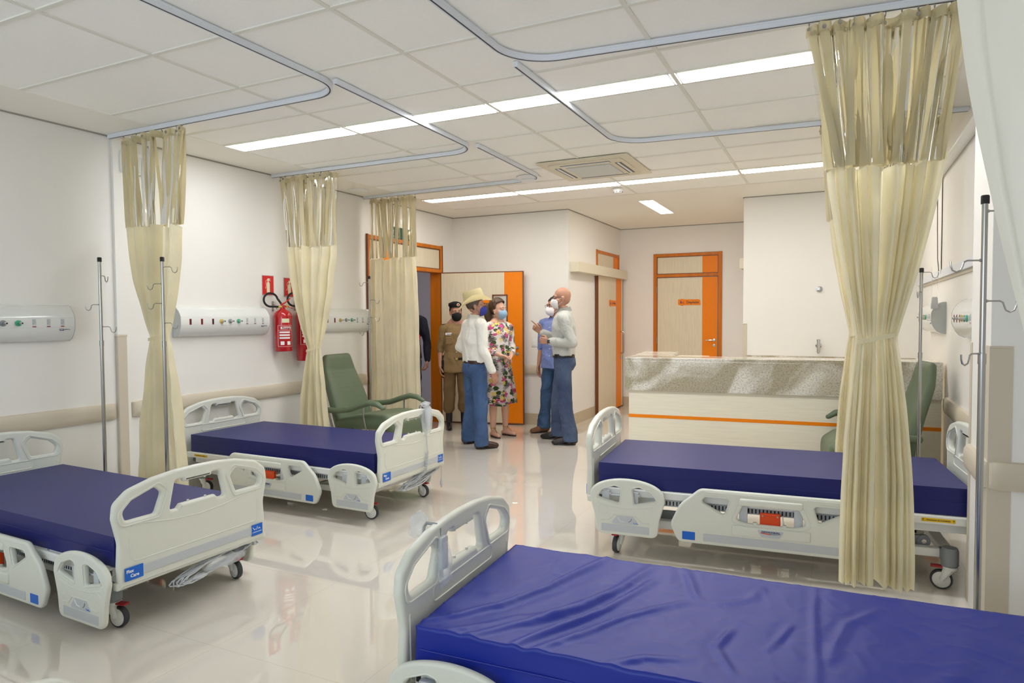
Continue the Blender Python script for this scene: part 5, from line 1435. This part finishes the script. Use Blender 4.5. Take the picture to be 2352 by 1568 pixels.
    if hs == 'pony':
        shell('hair', P['hairm'], (0, -.018, .044), (.087, .110, .104), lambda p: p.z > .060+.52*max(0, p.y) or (p.y < .018 and p.z > .0-.0*p.y) or (p.y < -.018 and p.z > -.085), .012, wr=.007)
        b = BM(); chain(b, [HP((0, -.09, .06)), HP((.02, -.130, .03)), HP((.03, -.135, -.06)), HP((.035, -.110, -.14)), HP((.04, -.085, -.20))], [.045*s, .058*s, .056*s, .044*s, .014*s]); obj('ponytail', smoothmesh(solid_mesh(b, .008, 2, .006, 30, (1, 1, .2))), P['hairm'], t, True, 180)
    if hs == 'bun':
        shell('hair', P.get('hairm', 'hair'), (0, -.016, .036), (.081, .100, .095), lambda p: (p.z > .045+.5*max(0, p.y) and p.y < .07) or (p.y < .0 and p.z > -.075), .006, wr=.004)
    # ---------- mask
    if P.get('mask'):
        mw = P.get('maskr', (.070, .096, .070)); shell('face_mask', P['mask'], (0, .030, -.050), mw, lambda p: p.y > .028+.25*abs(p.x) and -.125 < p.z < -.006-.12*abs(p.x)+(.010 if abs(p.x) < .02 else 0), .003)
        if P.get('pleat'):
            b = BM()
            for z in (-.045, -.062, -.079): tube(b, [HP((x*.01, .032+.0965*math.sqrt(max(0, 1-(x*.01/.071)**2-((z+.052)/.07)**2)), z)) for x in range(-5, 6)], .0018*s, 5)
            obj('mask_pleats', b, P['mask'], t, True)
        b = BM()
        for e in (-1, 1):
            tube(b, [HP((e*.058, .052, -.020)), HP((e*.074, .018, -.002)), HP((e*.080, -.012, .012))], .0016*s, 5); tube(b, [HP((e*.056, .052, -.085)), HP((e*.072, .015, -.055)), HP((e*.080, -.012, -.035))], .0016*s, 5)
        obj('ear_loops', b, P.get('loop', P['mask']), t, True)
    if P.get('glasses'):
        b = BM()
        for e in (-1, 1):
            tube(b, [HP((e*.033+.024*math.cos(a), .104, .004+.017*math.sin(a))) for a in [2*PI*i/18 for i in range(18)]], .002*s, 6, closed=True)
            tube(b, [HP((e*.057, .102, .010)), HP((e*.078, .06, .012)), HP((e*.083, -.008, .008)), HP((e*.083, -.025, -.006))], .0018*s, 6)
        tube(b, [HP((-.010, .106, .008)), HP((0, .109, .011)), HP((.010, .106, .008))], .002*s, 6); obj('glasses', b, 'blackl', t, True)
    # ---------- trousers / skirt
    tr = P.get('trousers')
    if tr:
        mk, kr, hr, top = tr; b = BM()
        loft(b, [(0, 0, .82, .150, .105), (0, -.012, .88, .168, .125), (0, -.008, .95, .163, .118), (0, 0, top, .150, .105)], 24, power=2.3)
        for q in ('L', 'R'):
            hip, kn, an = [V(p) for p in P['leg'+q]]; hem = V((an.x, an.y, P.get('hem', .045)))
            chain(b, [V((hip.x, hip.y, .86)), hip.lerp(kn, .45), kn, kn.lerp(an, .5), V((an.x, an.y, max(hem.z+.08, .11)))], [.094, .084, kr, kr*.96, hr])
            tube(b, [V((an.x, an.y+.0, hem.z+.10)), hem+V((0, .006, 0))], [hr, hr*1.04], 18)
        for v in b.verts: v.co *= s
        obj('trousers', smoothmesh(solid_mesh(b, .0085, 3, P.get('wrt', .011), 11, (1, 1, .9), H)), mk, t, True, 180)
        if P.get('pocket'):
            b = BM()
            for e in (-1, 1):
                tube(b, [S((e*(.09+x), -.010-.108*max(.05, 1-(abs(.09+x)/.168)**2.3)**.435-.005, z)) for x, z in ((-.05, .945), (.03, .945), (.03, .855), (-.01, .825), (-.05, .855))], .0025, 5, closed=True)
            box(b, .045*s, .095*s, -.124*s, -.112*s, .930*s, .952*s, mi=1); obj('back_pockets', b, ['jeansm', 'leather'], t)
    if P.get('dress'):
        b = BM(); n = 64; rings = []
        for z, rx, ry, pl in ((.42, .245, .20, .020), (.50, .238, .19, .018), (.65, .220, .175, .014), (.80, .198, .155, .008), (.90, .182, .138, .004), (.98, .158, .118, .0), (1.06, .140, .104, 0)):
            ring = []
            for j in range(n):
                a = 2*PI*j/n; k = 1+pl/.2*math.sin(a*9+z*3)*.7+pl/.2*.4*math.sin(a*5+1)
                ring.append(b.verts.new((rx*k*math.cos(a), ry*k*math.sin(a), (z+(.015*math.sin(a*3+1) if z < .45 else 0)))))
            rings.append(ring)
        for A, B_ in zip(rings, rings[1:]):
            for j in range(n): b.faces.new((A[j], A[(j+1) % n], B_[(j+1) % n], B_[j]))
        bmesh.ops.solidify(b, geom=b.faces[:], thickness=.004)
        for v in b.verts: v.co *= s
        obj('skirt', b, 'floral', t, True, 180)
        b = BM(); loft(b, [(0, 0, 1.018, .148, .110), (0, 0, 1.05, .146, .108)], 40); 
        for v in b.verts: v.co *= s
        obj('sash', b, 'floral', t, True)
    # ---------- shirt
    mk = P['shirt']; b = BM(); zb = P.get('shirtz', .985); fat = P.get('fat', 1.0); g = .90 if female else 1.0
    rr = [(0, 0, zb, .158*fat*g, .112*fat), (bx*.3, by*.3, 1.08, (.150 if female else .160)*fat*g, .114*fat), (bx*.8, by*.8, 1.22, .170*g*fat, .122*fat), (bx, by, 1.33, .182*g, .124*(1.08 if female else 1)), (bx*1.2, by*1.2, 1.41, .170*g, .102), (bx*1.2, by*1.2-.005, 1.455, .110*g, .082), (bx*1.2, by*1.2-.008, 1.49 if not P.get('dress') else 1.462, .064 if not P.get('dress') else .092, .064)]
    if zb < .95: rr = [(0, -.004, zb, .178*fat, .128*fat), (0, -.004, .95, .174*fat, .124*fat)]+rr[1:]
    loft(b, rr, 28, power=2.35)
    for q in ('L', 'R'):
        sg = -1 if q == 'L' else 1; sh = V((sg*shw+bx*1.2, by*1.2, 1.395)); el, wr = V(P['arm'+q][0]), V(P['arm'+q][1]); sl = P.get('sleeve', .93)
        end = el.lerp(wr, sl) if sl > 0 else el
        chain(b, [V((sg*.10+bx*1.2, by*1.2, 1.415)), sh, sh.lerp(el, .5), el, el.lerp(end, .6), end], [.066, .068*g, .060*g, .052*g, .046, .037*(1.1 if sl > .6 else 1.25)])
    for v in b.verts: v.co *= s
    sm = solid_mesh(b, .0085, 2, P.get('wrs', .007)*1.6, 11, (1, 1, .7), H*3)
    obj('shirt' if not P.get('dress') else 'dress_top', smoothmesh(sm), mk, t, True, 180)
    # collar
    if P.get('collar', True):
        b = BM(); cx, cy = bx*1.2, by*1.2-.006
        for e in (-1, 1):
            q = []
            for i in range(9):
                a = -PI/2+e*(i/8)*2.55; r = .066; hgt = .038 if i < 7 else .030
                x, y = cx+r*math.cos(a)*1.0, cy+r*math.sin(a)*1.02
                q.append((S((x*1.0, y, 1.535-.022*i/8)), S((cx+(x-cx)*(1.34+.1*i/8), cy+(y-cy)*(1.34+.22*i/8), 1.488-.040*(i/8)**2))))
            vv = [(b.verts.new(p), b.verts.new(r_)) for p, r_ in q]
            for A, B_ in zip(vv, vv[1:]): b.faces.new((A[0], B_[0], B_[1], A[1]))
        bmesh.ops.solidify(b, geom=b.faces[:], thickness=.004); obj('collar', b, P.get('collarm', mk), t, True, 60)
    if P.get('buttons'):
        for z in P['buttons']:
            b = BM(); k = .124 if z > 1.15 else .118*fat; yy = by*max(0, min(1.2, (z-.95)/.4))+k+.008
            cyl(b, S((bx*max(0, min(1.2, (z-.95)/.4)), yy-.006, z)), S((bx*max(0, min(1.2, (z-.95)/.4)), yy, z)), .006, 8); obj('button', b, 'textw', t)
    if P.get('belt'):
        b = BM(); z = P.get('beltz', .985); loft(b, [(0, 0, z-.018, .162*fat, .118*fat), (0, 0, z+.018, .162*fat, .118*fat)], 36, power=2.3)
        box(b, -.022, .022, .112*fat, .124*fat, z-.02, z+.02, bev=.003, mi=1)
        for v in b.verts: v.co *= s
        obj('belt', b, [P['belt'], 'gold'], t, True)
        b = BM()
        for a in (.5, 1.2, 2.0, 2.7, 3.6, 4.3, 5.1, 5.8):
            x, y = .160*fat*math.cos(a), .117*fat*math.sin(a); box(b, x-.006, x+.006, y-.005, y+.005, z-.021, z+.021)
        for v in b.verts: v.co *= s
        if tr: obj('belt_loops', b, tr[0], t)
        else: b.free()
    # ---------- shoes
    sh_ = P.get('shoes')
    if sh_:
        mk, kind = sh_
        for q in ('L', 'R'):
            an = V(P['leg'+q][2]); tx = P.get('toe'+q, (0, 1)); tv = V((tx[0], tx[1], 0)).normalized(); o = V((an.x, an.y, 0)); b = BM()
            if kind == 'boot': chain(b, [o+V((0, 0, .30)), o+V((0, 0, .10))], [.052, .046])
            pt = .5 if kind == 'pointed' else 1
            chain(b, [o-tv*.045+V((0, 0, .048)), o+tv*.02+V((0, 0, .058)), o+tv*.10+V((0, 0, .040)), o+tv*(.175+.02*(1-pt))+V((0, 0, .030))], [.040, .044, .042, .032*(.65+.35*pt)])
            for v in b.verts: v.co *= s
            me = solid_mesh(b, .007, 2)
            for v in me.vertices: v.co.z = max(v.co.z, .010)
            so = obj('shoe', smoothmesh(me), mk, t, True, 180)
            b = BM(); ns = 24; lo, hi = [], []
            for i in range(ns):
                a = 2*PI*i/ns; al = .125*math.cos(a); ac = (.044 if kind != 'pointed' else .041)*math.sin(a)*(1-.25*max(0, math.cos(a)))
                p = o+tv*(.065+al)+V((-tv.y, tv.x, 0))*ac; lo.append(b.verts.new(S((p.x, p.y, .0)))); hi.append(b.verts.new(S((p.x, p.y, .016))))
            b.faces.new(lo[::-1]); b.faces.new(hi)
            for i in range(ns): b.faces.new((lo[i], lo[(i+1) % ns], hi[(i+1) % ns], hi[i]))
            obj('sole', b, 'blackl' if kind != 'sandal' else 'leather', so, True)
    return t, s, HP, S
dn = (0, .05, -1)
def hang(sg, y=.02, x=.0, el=1.10, wr=.86):
    """relaxed arm at the side"""
    return [(sg*(.225+x), y-.03, el+.0), (sg*(.235+x), y+.05, wr), (0, .15, -1), (-sg, .2, 0), (0, 1, .1), .45]
legs = lambda dx=.0, dy=0.: dict(legL=[(-.09, 0, .90), (-.10+dx, .02+dy, .49), (-.105+dx, dy-.01, .09)], legR=[(.09, 0, .90), (.10, .015, .49), (.105, -.01, .09)])
# cowboy-hat man, seen from behind right
P = dict(skin='skin_b', brow='hairg', hair='short', hairm='hairg', mask='maskblue', head=-.50, nod=.03, trousers=('jeans', .076, .078, .985), hem=.035, pocket=True,
         shirt='shirtw', belt='leather', shoes=('leather', 'boot'), wrs=.010, toeL=(-.1, 1), toeR=(.25, 1), fat=1.04)
P['legL'] = [(-.09, 0, .90), (-.145, .02, .49), (-.20, .0, .09)]; P['legR'] = [(.09, 0, .90), (.125, .01, .49), (.165, -.01, .09)]
P['armR'] = [(.245, -.02, 1.13), (.255, .10, .88), (0, .30, -1), (-1, 0, 0), (0, 1, .2), .4]
P['armL'] = [(-.265, -.06, 1.14), (-.19, .14, 1.02), (.5, .7, -.2), (.5, -.5, -.5), (0, .2, 1), .6]
t, s, HP, S = person('man in straw cowboy hat, white shirt and blue jeans seen from behind', (-3.735, 6.72, 0), -.60, 1.735, P)
b = BM(); RHx = Matrix.Rotation(-.50, 3, 'Z')
n = 40
def hatring(rx, ry, z, curl=0., cy=-.012):
    return [HP((rx*math.cos(2*PI*i/n), cy+ry*math.sin(2*PI*i/n)-.26*(z-.05), z+.26*(cy+ry*math.sin(2*PI*i/n))+curl*abs(math.cos(2*PI*i/n))**2.2-curl*.35*abs(math.sin(2*PI*i/n))**2+(.006 if 0 else 0))) for i in range(n)]
prof = [(.165, .205, .040, .085), (.135, .170, .040, .050), (.098, .122, .050, .008), (.095, .118, .070, 0), (.093, .116, .12, 0), (.088, .110, .172, 0), (.078, .100, .186, 0), (.055, .075, .176, 0), (.030, .045, .150, 0)]
R_ = [[b.verts.new(p) for p in hatring(*q)] for q in prof]
for A, B_ in zip(R_, R_[1:]):
    for j in range(n): b.faces.new((A[j], A[(j+1) % n], B_[(j+1) % n], B_[j]))
b.faces.new(R_[-1]); bmesh.ops.solidify(b, geom=b.faces[:], thickness=.004); hat = obj('cowboy_hat', b, 'straw', t, True, 60)
b = BM()
for y in (-.022, 0, .022):
    for e in (-1, 1): ball(b, HP((e*.0835, -.012+y, .125)), .003, sub=1)
obj('vent_holes', b, 'leather', hat)
# woman in a floral dress
P = dict(skin='skin_c', female=True, hair='pony', hairm='hairb', mask='masksurg', loop='masksurg', pleat=True, head=.45, shirt='floral', dress=True, sleeve=.62, collarm='floral', wrs=.006, collar=True, gaze=-.002,
         toeL=(-.35, 1), toeR=(.05, 1), shoes=None)
P['legL'] = [(-.08, 0, .90), (-.105, .02, .49), (-.12, -.02, .09)]; P['legR'] = [(.08, 0, .90), (.075, .02, .49), (.075, .0, .09)]
P['armL'] = [(-.215, .0, 1.14), (-.075, .21, 1.035), (1, .25, -.15), (0, -.3, -1), (0, 1, .3), .55]
P['armR'] = [(.215, .0, 1.14), (.075, .22, 1.045), (-1, .25, -.25), (0, -.5, -1), (0, 1, .3), .55]
t, s, HP, S = person('woman in floral dress and light blue surgical mask with hands clasped', (-3.80, 7.42, .004), -2.13, 1.69, P)
for q in (-1, 1):
    an = V(P['leg'+('L' if q < 0 else 'R')][2]); tx = P['toe'+('L' if q < 0 else 'R')]; tv = V((tx[0], tx[1], 0)).normalized(); sd = V((-tv.y, tv.x, 0)); o = V((an.x, an.y, 0))
    b = BM(); ns = 24; lo, hi = [], []
    for i in range(ns):
        a = 2*PI*i/ns; p = o+tv*(.062+.118*math.cos(a))+sd*(.040*math.sin(a)); lo.append(b.verts.new(S((p.x, p.y, -.003)))); hi.append(b.verts.new(S((p.x, p.y, .010))))
    b.faces.new(lo[::-1]); b.faces.new(hi)
    for i in range(ns): b.faces.new((lo[i], lo[(i+1) % ns], hi[(i+1) % ns], hi[i]))
    pts = [o+V((0, 0, .11))+tv*.035*math.cos(a)+sd*.036*math.sin(a) for a in [2*PI*i/16 for i in range(16)]]
    tube(b, [S(p) for p in pts], .0045, 6, mi=1, closed=True); tube(b, [S(o+tv*.036+V((0, 0, .11))), S(o+tv*.09+V((0, 0, .072))), S(o+tv*.145+V((0, 0, .035)))], .005, 6, mi=1)
    for k in range(4): ball(b, S(o+tv*(.04+.022*k)+V((0, 0, .112-.018*k))), .008, 1, 1)
    obj('sandal', b, ['leather', 'gold'], t, True)
for e in (-1, 1): b = BM(); ball(b, HP((e*.084, -.002, -.042)), .006); obj('earring', b, 'textw', t, True)
b = BM(); R3 = [(-.035, .128, 1.44), (.0, .142, 1.30), (.035, .128, 1.44)]
# bald man pointing
P = dict(skin='skin_b', brow='hairg', hair=None, mask='maskw', head=.06, nod=-.02, glasses=True, trousers=('jeansd', .080, .080, .985), hem=.04, shirt='shirtg', belt='blackl', shoes=('blackl', 'pointed'),
         fat=1.08, toeL=(-.1, 1), toeR=(.1, 1), wrs=.008, buttons=(1.36, 1.26, 1.16, 1.06), wrt=.008)
P['legL'] = [(-.09, 0, .90), (-.13, -.01, .49), (-.165, -.075, .09)]; P['legR'] = [(.09, 0, .90), (.125, .07, .49), (.165, .07, .09)]
P['armL'] = [(-.235, -.10, 1.13), (-.185, .16, 1.145), (.15, 1, .15), (1, -.1, -.3), (0, 0, 1), 1.25]
P['armR'] = [(.235, .02, 1.13), (.14, .26, 1.24), (-.05, .75, .65), (-1, .1, -.2), (0, -.6, .8), 1.1, True]
t, s, HP, S = person('bald man in grey shirt, white mask and dark jeans pointing with one hand', (-2.91, 7.39, 0), 1.93, 1.83, P)
b = BM(); w0 = V((-.185, .16, 1.145)); d = (w0-V((-.235, -.10, 1.13))).normalized(); tube(b, [S(w0-d*.020), S(w0+d*.010)], .031, 18); box(b, *[c for c in (S(w0).x-.042, S(w0).x-.022, S(w0).y-.024, S(w0).y+.018, S(w0).z-.018, S(w0).z+.022)], bev=.004); obj('wrist_watch', b, 'blackl', t, True)
# man in blue shirt behind him
P = dict(skin='skin_b', hair='short', hairm='hair', mask='maskw', pleat=True, head=-.40, glasses=True, trousers=('jeansm', .078, .082, .985), hem=.06, shirt='shirtb', shirtz=.84, sleeve=.12, shoes=('tan', 'shoe'), fat=1.08, buttons=(1.36, 1.27, 1.18, 1.09, 1.0, .91),
         toeL=(-.35, 1), toeR=(.45, 1), wrs=.007)
P.update(legs()); P['legR'] = [(.09, 0, .90), (.11, .04, .49), (.15, .05, .09)]
P['armR'] = [(.235, -.02, 1.12), (.245, .03, .87), (0, .15, -1), (-1, .2, 0), (0, 1, .1), .45]; P['armL'] = hang(-1)
person('man in blue button shirt and white mask standing behind the bald man', (-3.235, 7.93, 0), 2.92, 1.735, P)
# officer in khaki with beret
P = dict(skin='skin_b', hair='bun', hairm='hair', mask='maskk', head=.18, female=True, trousers=('khakid', .080, .078, .99), hem=.27, shirt='khaki', shirtz=.80, sleeve=.12, shoes=('blackl', 'boot'), fat=1.12, wrs=.007, belt='blackl', beltz=.985, buttons=(1.34, 1.26, 1.17, 1.08), maskr=(.071, .097, .073))
P.update(legs()); P['armR'] = [(.215, -.03, 1.12), (.225, .06, .88), (0, .2, -1), (-1, .2, 0), (0, 1, .1), .5]; P['armL'] = hang(-1, .0, -.015)
t, s, HP, S = person('officer in khaki uniform with black beret and black mask', (-4.565, 7.70, 0), -2.56, 1.665, P)
b = BM(); nn = 30
def br(rx, ry, z, cx=0, cy=-.012): return [b.verts.new(HP((cx+rx*math.cos(2*PI*i/nn), cy+ry*math.sin(2*PI*i/nn), z+.012*math.sin(2*PI*i/nn)))) for i in range(nn)]
Rb = [br(.083, .100, .060), br(.086, .103, .078), br(.094, .110, .098, .006), br(.088, .100, .128, .012), br(.05, .06, .142, .012)]
for A, B_ in zip(Rb, Rb[1:]):
    for j in range(nn): b.faces.new((A[j], A[(j+1) % nn], B_[(j+1) % nn], B_[j]))
b.faces.new(Rb[-1]); bt = obj('beret', b, 'maskk', t, True, 180)
b = BM(); ball(b, HP((-.012, .098, .105)), (.022*s, .006, .020*s), sub=2); ball(b, HP((-.012, .103, .105)), (.013*s, .004, .012*s), 1, 2); obj('badge', b, ['cream', 'redp'], bt, True)
b = BM(); box(b, .04, .15, .118, .130, 1.315, 1.345, bev=.002); box(b, .055, .135, .1295, .131, 1.325, 1.333, mi=1)
for v in b.verts: v.co = S(v.co)
obj('name_tag', b, ['textw', 'navytxt'], t)
b = BM()
for e in (-1, 1): box(b, e*.10-.045, e*.10+.045, .112, .136, 1.19, 1.29, bev=.006); box(b, e*.10-.047, e*.10+.047, .118, .140, 1.262, 1.295, bev=.004)
for v in b.verts: v.co = S(v.co)
obj('chest_pocket', b, 'khaki', t)
b = BM()
for e in (-1, 1): box(b, e*.14-.05, e*.14+.05, -.028, .028, 1.452-.0, 1.466, bev=.004, M4=Matrix.Translation((0, 0, 0)))
for v in b.verts: v.co = S(v.co)
obj('epaulette', b, 'maskk', t)
b = BM(); box(b, .155, .205, .0, .075, .80, .97, bev=.012); box(b, .16, .20, -.02, .05, .95, 1.03, bev=.010); tube(b, [(.18, .03, .84), (.178, .035, .72)], [.025, .018], 10)
for v in b.verts: v.co = S(v.co)
obj('holster', b, 'maskk', t, True)
# man in the doorway
P = dict(skin='skin_b', hair='short', hairm='hair', mask='maskw', head=.0, trousers=('jeansd', .078, .080, .985), hem=.05, shirt='navy', shirtz=.90, sleeve=.93, collar=False, shoes=('blackl', 'shoe'), wrs=.006, toeL=(-.5, 1))
P.update(legs()); P['armL'] = [(-.255, -.02, 1.11), (-.265, .05, .86), (0, .15, -1), (1, .2, 0), (0, 1, .1), .9]; P['armR'] = [(.22, .02, 1.12), (.05, .22, 1.14), (-.8, .6, .1), (0, 0, -1), (0, 1, .3), .9]
person('man in dark navy sweater in the corridor doorway behind the untied curtain', (-5.36, 7.74, 0), -2.70, 1.80, P)
t = thing('folder', 'red folder held by the man in the doorway', 'folder', (-5.20, 7.62, 1.19), -2.70); b = BM(); box(b, -.10, .03, -.01, .01, -.006, .06, bev=.003); obj('cover', b, 'redsign', t)
